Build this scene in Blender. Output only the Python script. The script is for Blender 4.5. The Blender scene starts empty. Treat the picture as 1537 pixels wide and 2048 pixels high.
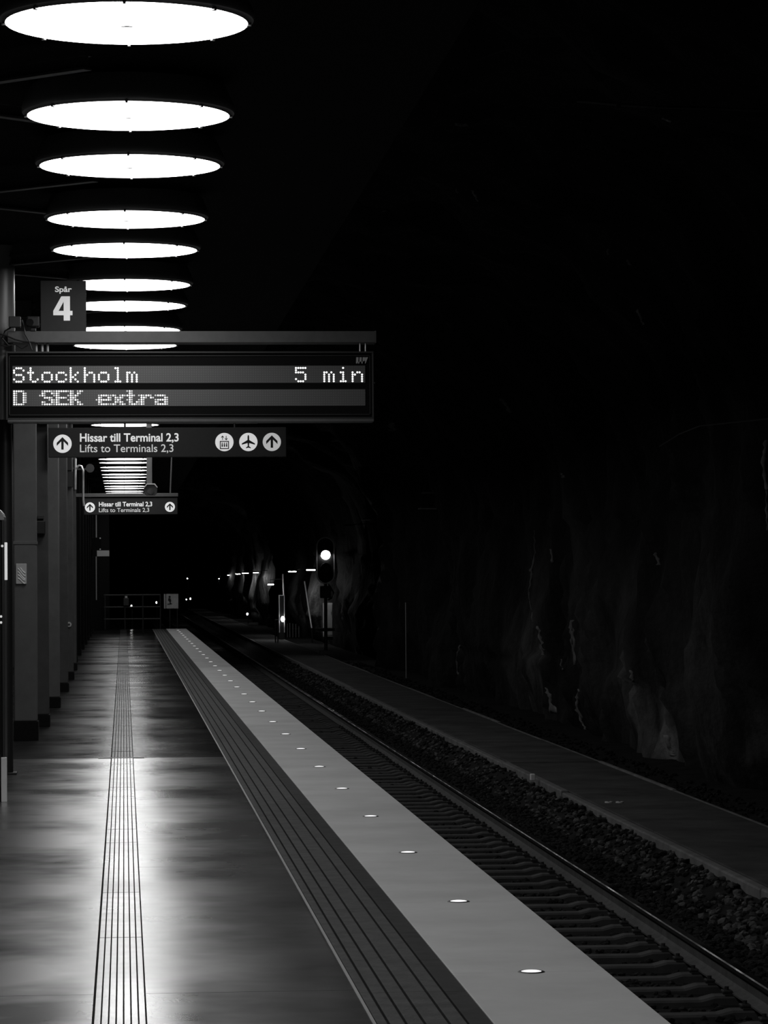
import bpy, bmesh, math, random
from mathutils import Vector, Matrix, noise
from mathutils.bvhtree import BVHTree

S = bpy.context.scene
C = S.collection
PI = math.pi
random.seed(7)

# ------------------------------------------------------------------ camera, world, exposure
W, H = 1537, 2048
F = 6250.0                                   # focal length in pixels
EYE = Vector((0, 0, 1.6))
VP = (248.0, 1156.0)                         # where the platform's direction vanishes
v = Vector(((VP[0]-W/2)/F, -(VP[1]-H/2)/F, -1)).normalized()
u0 = Vector((-0.005, 1, 0))
u = (u0 - v*u0.dot(v)).normalized()
xr = v.cross(u)
ROT = Matrix((xr, v, u))                     # camera space -> world space
cd = bpy.data.cameras.new('camera')
cam = bpy.data.objects.new('camera', cd)
C.objects.link(cam)
cam.matrix_world = Matrix.Translation(EYE) @ ROT.to_4x4()
cd.sensor_fit = 'VERTICAL'
cd.sensor_height = 36
cd.lens = 36*F/H
cd.clip_start = 0.1
cd.clip_end = 800
S.camera = cam

wd = bpy.data.worlds.new('world')
S.world = wd
wd.use_nodes = True
wd.node_tree.nodes['Background'].inputs[0].default_value = (0, 0, 0, 1)   # underground: no sky
wd.node_tree.nodes['Background'].inputs[1].default_value = 0

S.view_settings.view_transform = 'Standard'
S.view_settings.look = 'None'
S.view_settings.exposure = 0
S.view_settings.gamma = 1
S.view_settings.use_curve_mapping = False
S.cycles.use_denoising = True
S.cycles.max_bounces = 6

LAMP = 8.0                                   # radiance of the round ceiling lamps
LAMP_H = 4.142                                # their height above the platform


def ray(px, py):
    return ROT @ Vector(((px-W/2)/F, -(py-H/2)/F, -1))


def at(px, py, Y):                           # point at distance Y along the platform seen at a pixel
    d = ray(px, py)
    return EYE + d*(Y/d.y)


def on_z(px, py, z):
    d = ray(px, py)
    return EYE + d*((z-EYE.z)/d.z)


# ------------------------------------------------------------------ materials
def mat(name, col=(.5, .5, .5), rough=.6, metal=0.0, spec=.5, emit=0.0, var=0.0, vscale=3.0, rvar=0.0, bump=0.0, bscale=20.0, coat=0.0):
    m = bpy.data.materials.new(name)
    m.use_nodes = True
    nt = m.node_tree
    b = nt.nodes['Principled BSDF']
    if not isinstance(col, tuple):
        col = (col, col, col)
    b.inputs['Base Color'].default_value = (*col, 1)
    b.inputs['Roughness'].default_value = rough
    b.inputs['Metallic'].default_value = metal
    b.inputs['Specular IOR Level'].default_value = spec
    b.inputs['Coat Weight'].default_value = coat
    if emit:
        b.inputs['Emission Color'].default_value = (1, 1, 1, 1)
        b.inputs['Emission Strength'].default_value = emit
    if var or rvar or bump:
        g = nt.nodes.new('ShaderNodeNewGeometry')
    if var or rvar:
        n = nt.nodes.new('ShaderNodeTexNoise')
        n.inputs['Scale'].default_value = vscale
        n.inputs['Detail'].default_value = 6
        n.inputs['Roughness'].default_value = .6
        nt.links.new(g.outputs['Position'], n.inputs['Vector'])
    if var:
        r = nt.nodes.new('ShaderNodeMapRange')
        r.inputs[1].default_value = .3
        r.inputs[2].default_value = .7
        r.inputs[3].default_value = 1-var
        r.inputs[4].default_value = 1+var
        nt.links.new(n.outputs[0], r.inputs[0])
        mx = nt.nodes.new('ShaderNodeVectorMath')
        mx.operation = 'SCALE'
        mx.inputs[0].default_value = col
        nt.links.new(r.outputs[0], mx.inputs['Scale'])
        nt.links.new(mx.outputs[0], b.inputs['Base Color'])
    if rvar:
        r = nt.nodes.new('ShaderNodeMapRange')
        r.inputs[1].default_value = .3
        r.inputs[2].default_value = .7
        r.inputs[3].default_value = max(0.02, rough-rvar)
        r.inputs[4].default_value = rough+rvar
        nt.links.new(n.outputs[0], r.inputs[0])
        nt.links.new(r.outputs[0], b.inputs['Roughness'])
    if bump:
        n2 = nt.nodes.new('ShaderNodeTexNoise')
        n2.inputs['Scale'].default_value = bscale
        n2.inputs['Detail'].default_value = 5
        nt.links.new(g.outputs['Position'], n2.inputs['Vector'])
        bp = nt.nodes.new('ShaderNodeBump')
        bp.inputs['Strength'].default_value = bump
        bp.inputs['Distance'].default_value = .02
        nt.links.new(n2.outputs[0], bp.inputs['Height'])
        nt.links.new(bp.outputs[0], b.inputs['Normal'])
    return m


def polished(name, col, r_lo, r_hi, rough2, share2, bump, sheen=1.0, cap=.5):
    """worn polished concrete: diffuse body under a clear sheen, polished in places and dull in others"""
    m = bpy.data.materials.new(name)
    m.use_nodes = True
    nt = m.node_tree
    nt.nodes.remove(nt.nodes['Principled BSDF'])
    N, L = nt.nodes.new, nt.links.new
    g = N('ShaderNodeNewGeometry')
    def noise_(scale, detail, off=0.0):
        mp = N('ShaderNodeMapping')
        mp.inputs['Location'].default_value = (off, off*.7, off*.3)
        L(g.outputs['Position'], mp.inputs['Vector'])
        n = N('ShaderNodeTexNoise')
        n.inputs['Scale'].default_value = scale
        n.inputs['Detail'].default_value = detail
        n.inputs['Roughness'].default_value = .6
        L(mp.outputs[0], n.inputs['Vector'])
        return n.outputs[0]
    def rng(sock, a, b_, lo, hi):
        r = N('ShaderNodeMapRange')
        r.inputs[1].default_value, r.inputs[2].default_value, r.inputs[3].default_value, r.inputs[4].default_value = a, b_, lo, hi
        L(sock, r.inputs[0])
        return r.outputs[0]
    bp = N('ShaderNodeBump')
    bp.inputs['Strength'].default_value = bump
    bp.inputs['Distance'].default_value = .02
    L(noise_(.9, 1.5, 3), bp.inputs['Height'])
    worn = noise_(.55, 5, 11)
    df = N('ShaderNodeBsdfDiffuse')
    L(rng(noise_(.8, 6, 0), .3, .7, col*.55, col*1.45), df.inputs['Color'])
    g1, g2 = N('ShaderNodeBsdfAnisotropic'), N('ShaderNodeBsdfAnisotropic')
    for gg in (g1, g2):
        gg.distribution = 'BECKMANN'
        gg.inputs['Color'].default_value = (sheen, sheen, sheen, 1)
        L(bp.outputs[0], gg.inputs['Normal'])
    L(rng(worn, .35, .65, r_lo, r_hi), g1.inputs['Roughness'])
    g2.inputs['Roughness'].default_value = rough2
    mg = N('ShaderNodeMixShader')
    sx = N('ShaderNodeSeparateXYZ')
    L(g.outputs['Position'], sx.inputs[0])
    lane = rng(sx.outputs['X'], -.45, .25, 2.1, .8)       # the walking lane along the columns is scuffed duller
    sh = N('ShaderNodeMath')
    sh.operation = 'MULTIPLY'
    sh.use_clamp = True
    L(rng(noise_(.6, 4, 23), .36, .64, share2*.25, share2*1.75), sh.inputs[0])
    L(lane, sh.inputs[1])
    L(sh.outputs[0], mg.inputs[0])
    L(g1.outputs[0], mg.inputs[1])
    L(g2.outputs[0], mg.inputs[2])
    fr = N('ShaderNodeFresnel')
    fr.inputs['IOR'].default_value = 1.5
    L(bp.outputs[0], fr.inputs['Normal'])
    mx = N('ShaderNodeMixShader')
    L(fr.outputs[0], mx.inputs[0])
    cl = N('ShaderNodeMath')                                 # the scuffed share loses its mirror at low angles
    cl.operation = 'DIVIDE'
    cl.use_clamp = True
    cl.inputs[0].default_value = cap*sheen
    L(fr.outputs[0], cl.inputs[1])
    cc = N('ShaderNodeCombineColor')
    for k_ in range(3):
        L(cl.outputs[0], cc.inputs[k_])
    L(cc.outputs[0], g2.inputs['Color'])
    L(df.outputs[0], mx.inputs[1])
    L(mg.outputs[0], mx.inputs[2])
    L(mx.outputs[0], nt.nodes['Material Output'].inputs['Surface'])
    return m


M = dict(
    floor=polished('polished_concrete', .115, .17, .25, .34, .36, .045, 1.0, .55),
    floor_worn=polished('worn_concrete', .062, .13, .23, .33, .38, .06, .46, .4),
    guide=polished('guidance_tile', .15, .17, .25, .34, .36, .045, .95, .55),
    guide_worn=polished('worn_guidance_tile', .24, .15, .22, .34, .5, .05, .34, .4),
    grout=mat('dark_grout', .012, .9, spec=.1),
    rubber=mat('dark_tactile_paving', .052, .75, spec=.25, var=.35, vscale=9, bump=.2, bscale=60),
    rubber_dark=mat('darkest_paving', .028, .8, spec=.2, var=.3, vscale=9),
    edge=mat('pale_edge_concrete', .52, .55, spec=.3, var=.13, vscale=1.3, bump=.05, bscale=40),
    body=mat('platform_concrete', .12, .85, var=.2),
    trim=mat('trim_metal', .33, .45, metal=.6),
    lamp=mat('lamp_diffuser', .9, .5, emit=LAMP),
    lamp_far=mat('weaker_lamp_diffuser', .9, .5, emit=LAMP*.62),
    lampring=mat('lamp_ring', .25, .45, metal=.3),
    clip=mat('lamp_clip', .25, .35, metal=.7),
    darkmetal=mat('dark_metal', .035, .5, metal=.3, var=.15),
    black=mat('black_paint', .012, .45, spec=.4),
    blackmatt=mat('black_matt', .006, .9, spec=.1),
    ceil=mat('ceiling_black', .004, .9, spec=.1, var=.2),
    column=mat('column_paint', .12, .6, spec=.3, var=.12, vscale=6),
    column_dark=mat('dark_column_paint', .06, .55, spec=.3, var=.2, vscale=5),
    plinth=mat('plinth', .010, .9, spec=.1),
    postpaint=mat('post_paint', .22, .32, spec=.6),
    wall=mat('dark_cladding', .02, .6, spec=.3, var=.25),
    beam=mat('grey_beam', .085, .5, spec=.4, var=.1, vscale=12),
    sign=mat('sign_grey', .030, .6, spec=.2, var=.06, vscale=20),
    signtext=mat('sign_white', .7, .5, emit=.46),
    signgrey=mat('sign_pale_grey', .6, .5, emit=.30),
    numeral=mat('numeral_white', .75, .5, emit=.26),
    emblem=mat('emblem_grey', .4, .5),
    led=mat('lit_led', .8, .5, emit=1.0),
    led_dim=mat('dim_led', .5, .5, emit=.42),
    rail=mat('rail_steel_side', .075, .7, metal=.0, spec=.2, var=.3, vscale=8),
    railtop=mat('rail_running_surface', .045, .5, metal=1.0, rvar=.25, vscale=1.5),
    sleeper=mat('sleeper_concrete', .050, .8, var=.3, vscale=5),
    ballast=mat('ballast_base', .010, .95, spec=.15, var=.4, vscale=10),
    stone=mat('ballast_stone', .014, .85, spec=.15, var=.6, vscale=7),
    stone2=mat('pale_ballast_stone', .075, .75, spec=.3, var=.5, vscale=9),
    walk=mat('walkway_concrete', .075, .85, spec=.15, var=.4, vscale=1.5),
    kerb=mat('kerb_concrete', .17, .8, var=.35, vscale=3),
    mineral=mat('mineral_streak', .26, .6, var=.5, vscale=6),
    mineral_dim=mat('dull_mineral_streak', .16, .7, var=.6, vscale=5),
    galv=mat('galvanised_steel', .6, .4, metal=.7, var=.2),
    tube=mat('railing_paint', .045, .6),
    plaque=mat('plaque_grey', .50, .45),
    plaque_wave=mat('plaque_white', .97, .4),
    glass=mat('dark_glass', .01, .08, spec=.6, coat=.5),
    chrome=mat('brushed_chrome', .6, .25, metal=1.0),
    strip=mat('backlit_strip', .7, .5, emit=.45),
    edgelamp=mat('floor_lamp_lens', .8, .3, emit=1.1),
    signal=mat('signal_light', .9, .4, emit=40),
    signaldark=mat('unlit_lens', .02, .15, spec=.6),
    signalrim=mat('signal_rim', .6, .6),
    batten=mat('batten_tube', .9, .4, emit=75),
    spot=mat('small_lamp_lens', .9, .4, emit=14),
    paint=mat('pale_paint', .45, .6, var=.2),
    paper=mat('paper_white', .85, .7),
)

# unlit display strip: a fine grid of dark LEDs on grey
def led_panel():
    m = bpy.data.materials.new('unlit_led_strip')
    m.use_nodes = True
    nt = m.node_tree
    b = nt.nodes['Principled BSDF']
    g = nt.nodes.new('ShaderNodeNewGeometry')
    vo = nt.nodes.new('ShaderNodeTexVoronoi')
    vo.inputs['Scale'].default_value = 52
    vo.inputs['Randomness'].default_value = 0
    nt.links.new(g.outputs['Position'], vo.inputs['Vector'])
    r = nt.nodes.new('ShaderNodeMapRange')
    r.inputs[1].default_value = .25
    r.inputs[2].default_value = .45
    r.inputs[3].default_value = .17
    r.inputs[4].default_value = .09
    nt.links.new(vo.outputs['Distance'], r.inputs[0])
    nt.links.new(r.outputs[0], b.inputs['Base Color'])
    b.inputs['Roughness'].default_value = .6
    return m
M['ledpanel'] = led_panel()


def rock_material():
    m = bpy.data.materials.new('blasted_rock')
    m.use_nodes = True
    nt = m.node_tree
    b = nt.nodes['Principled BSDF']
    g = nt.nodes.new('ShaderNodeNewGeometry')
    mp = nt.nodes.new('ShaderNodeMapping')
    mp.inputs['Scale'].default_value = (1, .9, .35)
    nt.links.new(g.outputs['Position'], mp.inputs['Vector'])
    n = nt.nodes.new('ShaderNodeTexNoise')
    n.inputs['Scale'].default_value = 1.1
    n.inputs['Detail'].default_value = 9
    n.inputs['Roughness'].default_value = .65
    nt.links.new(mp.outputs[0], n.inputs['Vector'])
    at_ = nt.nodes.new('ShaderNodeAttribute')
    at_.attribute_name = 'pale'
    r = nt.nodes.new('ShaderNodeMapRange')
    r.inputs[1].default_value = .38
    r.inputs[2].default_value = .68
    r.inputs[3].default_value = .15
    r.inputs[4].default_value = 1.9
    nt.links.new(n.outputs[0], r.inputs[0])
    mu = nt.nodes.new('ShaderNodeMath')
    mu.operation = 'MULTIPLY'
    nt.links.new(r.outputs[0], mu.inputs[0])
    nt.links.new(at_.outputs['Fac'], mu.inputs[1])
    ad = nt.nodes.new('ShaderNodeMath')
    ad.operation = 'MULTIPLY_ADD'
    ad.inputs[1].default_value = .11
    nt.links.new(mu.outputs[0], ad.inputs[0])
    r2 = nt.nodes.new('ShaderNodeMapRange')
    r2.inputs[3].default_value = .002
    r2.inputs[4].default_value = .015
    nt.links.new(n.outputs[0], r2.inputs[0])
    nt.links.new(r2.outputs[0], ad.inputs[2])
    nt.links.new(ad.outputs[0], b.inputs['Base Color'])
    b.inputs['Roughness'].default_value = .85
    b.inputs['Specular IOR Level'].default_value = .2
    n2 = nt.nodes.new('ShaderNodeTexNoise')
    n2.inputs['Scale'].default_value = 3.5
    n2.inputs['Detail'].default_value = 8
    nt.links.new(g.outputs['Position'], n2.inputs['Vector'])
    bp = nt.nodes.new('ShaderNodeBump')
    bp.inputs['Strength'].default_value = .5
    bp.inputs['Distance'].default_value = .15
    nt.links.new(n2.outputs[0], bp.inputs['Height'])
    nt.links.new(bp.outputs[0], b.inputs['Normal'])
    return m
M['rock'] = rock_material()


# ------------------------------------------------------------------ mesh helpers
class MB:
    def __init__(self):
        self.bm = bmesh.new()

    def box(self, x0, x1, y0, y1, z0, z1, bev=0.0, mi=0):
        bm2 = bmesh.new()
        vs = [bm2.verts.new(p) for p in ((x0, y0, z0), (x1, y0, z0), (x1, y1, z0), (x0, y1, z0), (x0, y0, z1), (x1, y0, z1), (x1, y1, z1), (x0, y1, z1))]
        for f in ((0, 3, 2, 1), (4, 5, 6, 7), (0, 1, 5, 4), (1, 2, 6, 5), (2, 3, 7, 6), (3, 0, 4, 7)):
            bm2.faces.new([vs[i] for i in f])
        if bev:
            bmesh.ops.bevel(bm2, geom=bm2.edges[:], offset=bev, segments=2, affect='EDGES', profile=.5)
        self.merge(bm2, mi)
        return self

    def merge(self, bm2, mi=0):
        for f in bm2.faces:
            f.material_index = mi
        me = bpy.data.meshes.new('tmp')
        bm2.to_mesh(me)
        bm2.free()
        self.bm.from_mesh(me)
        bpy.data.meshes.remove(me)

    def cyl(self, a, b, r, n=16, r2=None, mi=0):
        a, b = Vector(a), Vector(b)
        d = b-a
        q = d.to_track_quat('Z', 'Y').to_matrix().to_4x4()
        bm2 = bmesh.new()
        bmesh.ops.create_cone(bm2, cap_ends=True, segments=n, radius1=r, radius2=r if r2 is None else r2, depth=d.length,
                              matrix=Matrix.Translation((a+b)/2) @ q)
        self.merge(bm2, mi)
        return self

    def tube(self, pts, r, n=8, mi=0):
        pts = [Vector(p) for p in pts]
        rings = []
        for i, p in enumerate(pts):
            t = (pts[min(i+1, len(pts)-1)]-pts[max(i-1, 0)]).normalized()
            ref = Vector((0, 0, 1)) if abs(t.z) < .9 else Vector((1, 0, 0))
            s = t.cross(ref).normalized()
            w = t.cross(s)
            rings.append([self.bm.verts.new(p+(s*math.cos(2*PI*k/n)+w*math.sin(2*PI*k/n))*r) for k in range(n)])
        for a, b in zip(rings, rings[1:]):
            for k in range(n):
                f = self.bm.faces.new((a[k], a[(k+1) % n], b[(k+1) % n], b[k]))
                f.material_index = mi
        for e in (rings[0], rings[-1]):
            try:
                self.bm.faces.new(e).material_index = mi
            except ValueError:
                pass
        return self

    def lathe(self, prof, c=(0, 0, 0), n=48, mi=0):
        c = Vector(c)
        rings = [[self.bm.verts.new(c+Vector((r*math.cos(2*PI*k/n), r*math.sin(2*PI*k/n), z))) for k in range(n)] for r, z in prof]
        for a, b in zip(rings, rings[1:]):
            for k in range(n):
                self.bm.faces.new((a[k], a[(k+1) % n], b[(k+1) % n], b[k])).material_index = mi
        return self

    def prism(self, poly, y0, y1, mi=0):
        """polygon in (x, z) extruded along y"""
        a = [self.bm.verts.new((x, y0, z)) for x, z in poly]
        b = [self.bm.verts.new((x, y1, z)) for x, z in poly]
        self.bm.faces.new(a).material_index = mi
        self.bm.faces.new(b[::-1]).material_index = mi
        n = len(poly)
        for k in range(n):
            self.bm.faces.new((a[k], b[k], b[(k+1) % n], a[(k+1) % n])).material_index = mi
        return self

    def build(self, name, mats, parent=None, smooth=False):
        bmesh.ops.recalc_face_normals(self.bm, faces=self.bm.faces[:])
        me = bpy.data.meshes.new(name)
        self.bm.to_mesh(me)
        self.bm.free()
        for m in (mats if isinstance(mats, (list, tuple)) else [mats]):
            me.materials.append(m)
        if smooth:
            me.shade_smooth()
            me.set_sharp_from_angle(angle=math.radians(40))
        return link(name, me, parent)


def link(name, me, parent=None):
    o = bpy.data.objects.new(name, me)
    C.objects.link(o)
    if parent is not None:
        o.parent = parent
        o.matrix_parent_inverse = parent_inv(parent)
    return o


def parent_inv(p):
    m = p.matrix_basis.copy()
    q = p.parent
    while q is not None:
        m = q.matrix_basis @ q.matrix_parent_inverse @ m if False else q.matrix_basis @ m
        q = q.parent
    return m.inverted()


def tag(o, label=None, cat=None, group=None, kind=None):
    if label:
        o['label'] = label
    if cat:
        o['category'] = cat
    if group:
        o['group'] = group
    if kind:
        o['kind'] = kind
    return o


def thing(name, label, cat, loc=(0, 0, 0), group=None, kind=None):
    o = bpy.data.objects.new(name, None)
    o.empty_display_size = .1
    C.objects.link(o)
    o.location = loc
    return tag(o, label, cat, group, kind)


def place(name, me, parent, loc):            # a copy of a piece, sharing mesh data, at a place local to its parent
    o = bpy.data.objects.new(name, me)
    C.objects.link(o)
    o.parent = parent
    o.location = loc
    return o


def text_mesh(s, x0, x1, z0, z1, y, bold=0.0, depth=.003, fit_caps=None):
    """writing facing the camera (-Y), fitted to the box x0..x1, z0..z1 (capital height when fit_caps)"""
    cu = bpy.data.curves.new('txt', 'FONT')
    cu.body = s
    cu.size = 1
    cu.offset = bold
    cu.extrude = .01
    o = bpy.data.objects.new('txt', cu)
    C.objects.link(o)
    dg = bpy.context.evaluated_depsgraph_get()
    me = bpy.data.meshes.new_from_object(o.evaluated_get(dg))
    bpy.data.objects.remove(o)
    bpy.data.curves.remove(cu)
    xs = [q.co.x for q in me.vertices]
    ys = [q.co.y for q in me.vertices]
    ax0, ax1 = min(xs), max(xs)
    ay0, ay1 = (min(ys), max(ys)) if fit_caps is None else fit_caps
    for q in me.vertices:
        x, yy, z = q.co
        q.co = (x0+(x-ax0)/(ax1-ax0)*(x1-x0), y-(depth if z > 0 else 0), z0+(yy-ay0)/(ay1-ay0)*(z1-z0))
    return me


def put_mesh(name, me, m, parent):
    me.name = name
    me.materials.clear()
    me.materials.append(m)
    return link(name, me, parent)


# ------------------------------------------------------------------ the setting: platform
X_STRIP0, X_STRIP1 = -.118, .072             # pale guidance strip
X_DARK0, X_DARK1 = .891, 1.307               # dark tactile paving
X_EDGE = 1.931                               # platform edge
Y0, YEND = 6.0, 98.0

floor = thing('floor', None, None, kind='structure')
b = MB()
b.box(-3.2, X_EDGE-.04, Y0, YEND, -1.45, -.06)
b.build('platform_body', M['body'], floor)
# polished floor slabs left and right of the guidance strip, with open joints
JOINT = [12.1+5.27*k for k in range(-1, 17)]
ys = [Y0]+[j for j in JOINT if Y0+.3 < j < YEND-.3]+[YEND]
for a, c in zip(ys, ys[1:]):
    for x0, x1 in ((-3.2, X_STRIP0-.006), (X_STRIP1+.004, X_DARK0-.012)):
        MB().box(x0, x1, a+.003, c-.003, -.06, 0).build('floor_slab', M['floor' if a < 27.5 else 'floor_worn'], floor)
# guidance strip: one metre tiles of seven ribs on dark grout
MB().box(X_STRIP0-.006, X_STRIP1+.004, Y0, YEND, -.06, -.008).build('grout_bed', M['grout'], floor)
b = MB()
n = 7
pitch = (X_STRIP1-X_STRIP0)/n
for k in range(n):
    b.box(X_STRIP0+pitch*k+.0035, X_STRIP0+pitch*(k+1)-.0025, .002, .998, -.008, .001)
gm = b.build('guidance_tile', M['guide'], floor)
gm.location = (0, Y0, 0)
gw = gm.data.copy()
gw.materials[0] = M['guide_worn']            # beyond the metal joint the floor is older and duller
for k in range(1, int(YEND-Y0)):
    place('guidance_tile', gm.data if Y0+k < 27.5 else gw, floor, (0, Y0+k, random.uniform(-.0012, .0012)))
pl = on_z(240, 1516, 0)
MB().box(-.235, .175, 27.86, 27.93, 0, .006, .002).build('joint_plate', M['paint'], floor)
# dark ribbed paving before the edge
MB().box(X_DARK0, X_DARK1, Y0, YEND, -.06, -.012).build('grout_bed', M['grout'], floor)
MB().box(X_DARK0-.012, X_DARK0, Y0, YEND, -.06, .003).build('metal_edging', M['trim'], floor)
wd_ = X_DARK1-X_DARK0
cuts = [0, .11, .26, .42, .63, .79]
b = MB()
for a, c in zip(cuts, cuts[1:]):
    b.box(X_DARK0+a*wd_+.004, X_DARK0+c*wd_-.006, .002, .998, -.012, .002, .0015)
b.box(X_DARK0+.79*wd_+.004, X_DARK1-.001, .002, .998, -.012, 0, mi=1)
tm = b.build('tactile_paver', [M['rubber'], M['rubber_dark']], floor)
tm.location = (0, Y0, 0)
for k in range(1, int(YEND-Y0)):
    place('tactile_paver', tm.data, floor, (0, Y0+k, 0))
# pale edge slabs, jointed at each floor lamp
LP = 2.742
EL = [12.52+LP*k for k in range(-2, 31)]
em = MB().box(X_DARK1, X_EDGE, .002, LP-.002, -.12, .004, .003).build('edge_slab', M['edge'], floor)
em.location = (0, EL[0], 0)
for yy in EL[1:]:
    if yy+LP < YEND+.1:
        place('edge_slab', em.data, floor, (0, yy, 0))
lasty = [yy for yy in EL if yy+LP < YEND+.1][-1]+LP
if lasty < YEND-.05:
    MB().box(X_DARK1, X_EDGE, lasty, YEND, -.12, .004).build('edge_slab', M['edge'], floor)

# ------------------------------------------------------------------ rock cavern: right wall and vault
def section(t):
    """outline of the cavern from the foot of the right wall (t=0) over the vault to the far left (t=1)"""
    pts = [(8.5, -2.0), (8.25, -.8), (8.1, .6), (8.2, 2.2), (8.15, 3.6), (7.6, 4.9), (6.6, 5.9), (5.0, 6.6), (3.0, 7.0), (0, 7.1), (-4, 6.6)]
    s = t*(len(pts)-1)
    i = min(int(s), len(pts)-2)
    f = s-i
    p0, p1, p2, p3 = pts[max(i-1, 0)], pts[i], pts[i+1], pts[min(i+2, len(pts)-1)]
    def cr(a, b_, c_, d_):
        return .5*((2*b_)+(-a+c_)*f+(2*a-5*b_+4*c_-d_)*f*f+(-a+3*b_-3*c_+d_)*f**3)
    return Vector((cr(p0[0], p1[0], p2[0], p3[0]), 0, cr(p0[1], p1[1], p2[1], p3[1])))

# paler patches of the rock, the farthest with lamplight painted in: (Y, z, half-length along Y, half-height, slant, strength)
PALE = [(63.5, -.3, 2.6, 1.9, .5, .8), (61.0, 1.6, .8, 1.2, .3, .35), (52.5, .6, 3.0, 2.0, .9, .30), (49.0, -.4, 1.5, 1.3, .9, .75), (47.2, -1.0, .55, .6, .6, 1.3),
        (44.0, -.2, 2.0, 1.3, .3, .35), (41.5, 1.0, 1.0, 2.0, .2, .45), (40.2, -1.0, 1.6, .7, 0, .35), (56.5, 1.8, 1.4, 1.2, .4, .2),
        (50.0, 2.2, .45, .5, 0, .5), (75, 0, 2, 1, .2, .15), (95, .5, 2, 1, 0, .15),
(138, .2, 3, 1.4, .2, 2.5), (146.2, .9, 1.2, 1.3, .3, 5.0), (187, .8, 10, 1.6, .2, 3.2), (215, .6, 12, 2.0, .2, 1.2)]  # far entries: glow of the wall lamps put into the rock colour

def wall(name, t0, t1, nt, kind_pale):
    bm = bmesh.new()
    lay = None
    Ys = []
    y = 12.0
    while y < 330:
        Ys.append(y)
        y += .22 if y < 90 else (.45 if y < 170 else 1.6)
    rows = []
    pale = []
    for Y in Ys:
        row = []
        for j in range(nt+1):
            t = t0+(t1-t0)*j/nt
            p = section(t)
            e = section(min(t+.002, 1))-section(max(t-.002, 0))
            nrm = Vector((-e.z, 0, e.x)).normalized()     # towards the inside
            q = Vector((p.x*.25, Y*.20, p.z*.14))
            d = .75*noise.fractal(q, 1.0, 2.0, 3)
            q2 = Vector((p.x*.6, Y*.75+p.z*.25, p.z*.28))
            rd = 1-abs(noise.noise(q2))*2
            d += .28*rd*rd
            d += .10*noise.noise(Vector((p.x*1.8, Y*2.2, p.z*1.1)))
            c = noise.cell(Vector((p.x*.45, Y*.5+p.z*.2, p.z*.4)))
            d += .12*c
            d -= 1.1*math.exp(-((Y-122)/20)**4)                # a niche blasted out behind the signal
            co = p+Vector((0, Y, 0))+nrm*(d-.15)
            if co.x > 0 and co.z < -.9:
                co.x = max(co.x, 7.5)
            row.append(bm.verts.new(co))
            w = 0
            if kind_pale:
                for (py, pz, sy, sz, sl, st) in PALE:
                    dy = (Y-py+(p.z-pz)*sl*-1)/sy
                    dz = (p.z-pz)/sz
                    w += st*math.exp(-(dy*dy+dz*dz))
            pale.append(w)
        rows.append(row)
    for a, c in zip(rows, rows[1:]):
        for j in range(nt):
            bm.faces.new((a[j], a[j+1], c[j+1], c[j]))
    me = bpy.data.meshes.new(name)
    bm.normal_update()
    bm.to_mesh(me)
    bvh = BVHTree.FromBMesh(bm)
    bm.free()
    attr = me.attributes.new('pale', 'FLOAT', 'POINT')
    attr.data.foreach_set('value', pale)
    me.materials.append(M['rock'])
    me.shade_smooth()
    o = link(name, me)
    tag(o, kind='structure')
    return o, bvh

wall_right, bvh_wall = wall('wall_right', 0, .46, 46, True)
ceiling, bvh_ceil = wall('ceiling', .46, 1, 34, False)
wall_right['label'] = 'dark blasted rock wall beyond the track'
ceiling['label'] = 'black rock vault over track and platform'

# pale mineral streaks grown on the rock, real ribbons lying on its surface
def streak(pix, widths, m, parent, bvh, name='mineral_streak'):
    bm = bmesh.new()
    rows = []
    for (px, py), wpx in zip(pix, widths):
        hit = []
        for s in (-1, -.4, .4, 1):
            loc, nrm, _, dist = bvh.ray_cast(EYE, ray(px+s*wpx/2, py).normalized(), 400)
            if loc is None:
                hit = None
                break
            if nrm.dot(ray(px, py)) > 0:
                nrm = -nrm
            hit.append((loc, nrm))
        if hit is None:
            continue
        # keep a row together when the rock steps back
        yc = min(h[0].y for h in hit)
        row = []
        for k, (loc, nrm) in enumerate(hit):
            if loc.y > yc+1.6:
                loc = loc.lerp(hit[0][0], .6)
            row.append((loc, nrm))
        rows.append(row)
    if len(rows) < 2:
        bm.free()
        return
    vt = [[bm.verts.new(l+nr*(.014 if 0 < k < 3 else .005)) for k, (l, nr) in enumerate(r)] for r in rows]
    vb = [[bm.verts.new(l-nr*.03) for k, (l, nr) in enumerate(r)] for r in rows]
    for i in range(len(rows)-1):
        for k in range(3):
            bm.faces.new((vt[i][k], vt[i][k+1], vt[i+1][k+1], vt[i+1][k]))
            bm.faces.new((vb[i][k+1], vb[i][k], vb[i+1][k], vb[i+1][k+1]))
        bm.faces.new((vb[i][0], vt[i][0], vt[i+1][0], vb[i+1][0]))
        bm.faces.new((vt[i][3], vb[i][3], vb[i+1][3], vt[i+1][3]))
    for i in (0, -1):
        for k in range(3):
            bm.faces.new((vt[i][k], vt[i][k+1], vb[i][k+1], vb[i][k]))
    bmesh.ops.recalc_face_normals(bm, faces=bm.faces[:])
    me = bpy.data.meshes.new(name)
    bm.to_mesh(me)
    bm.free()
    me.materials.append(m)
    me.shade_smooth()
    link(name, me, parent)

def dense(pix, widths, k=6, jit=2.2):
    P, Wd = [], []
    for (a, c, wa, wc) in zip(pix, pix[1:], widths, widths[1:]):
        for i in range(k):
            f = i/k
            P.append((a[0]+(c[0]-a[0])*f+random.uniform(-jit, jit), a[1]+(c[1]-a[1])*f))
            Wd.append((wa+(wc-wa)*f)*random.uniform(.35, 1.25))
    P.append(pix[-1])
    Wd.append(widths[-1])
    return P, Wd

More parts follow.
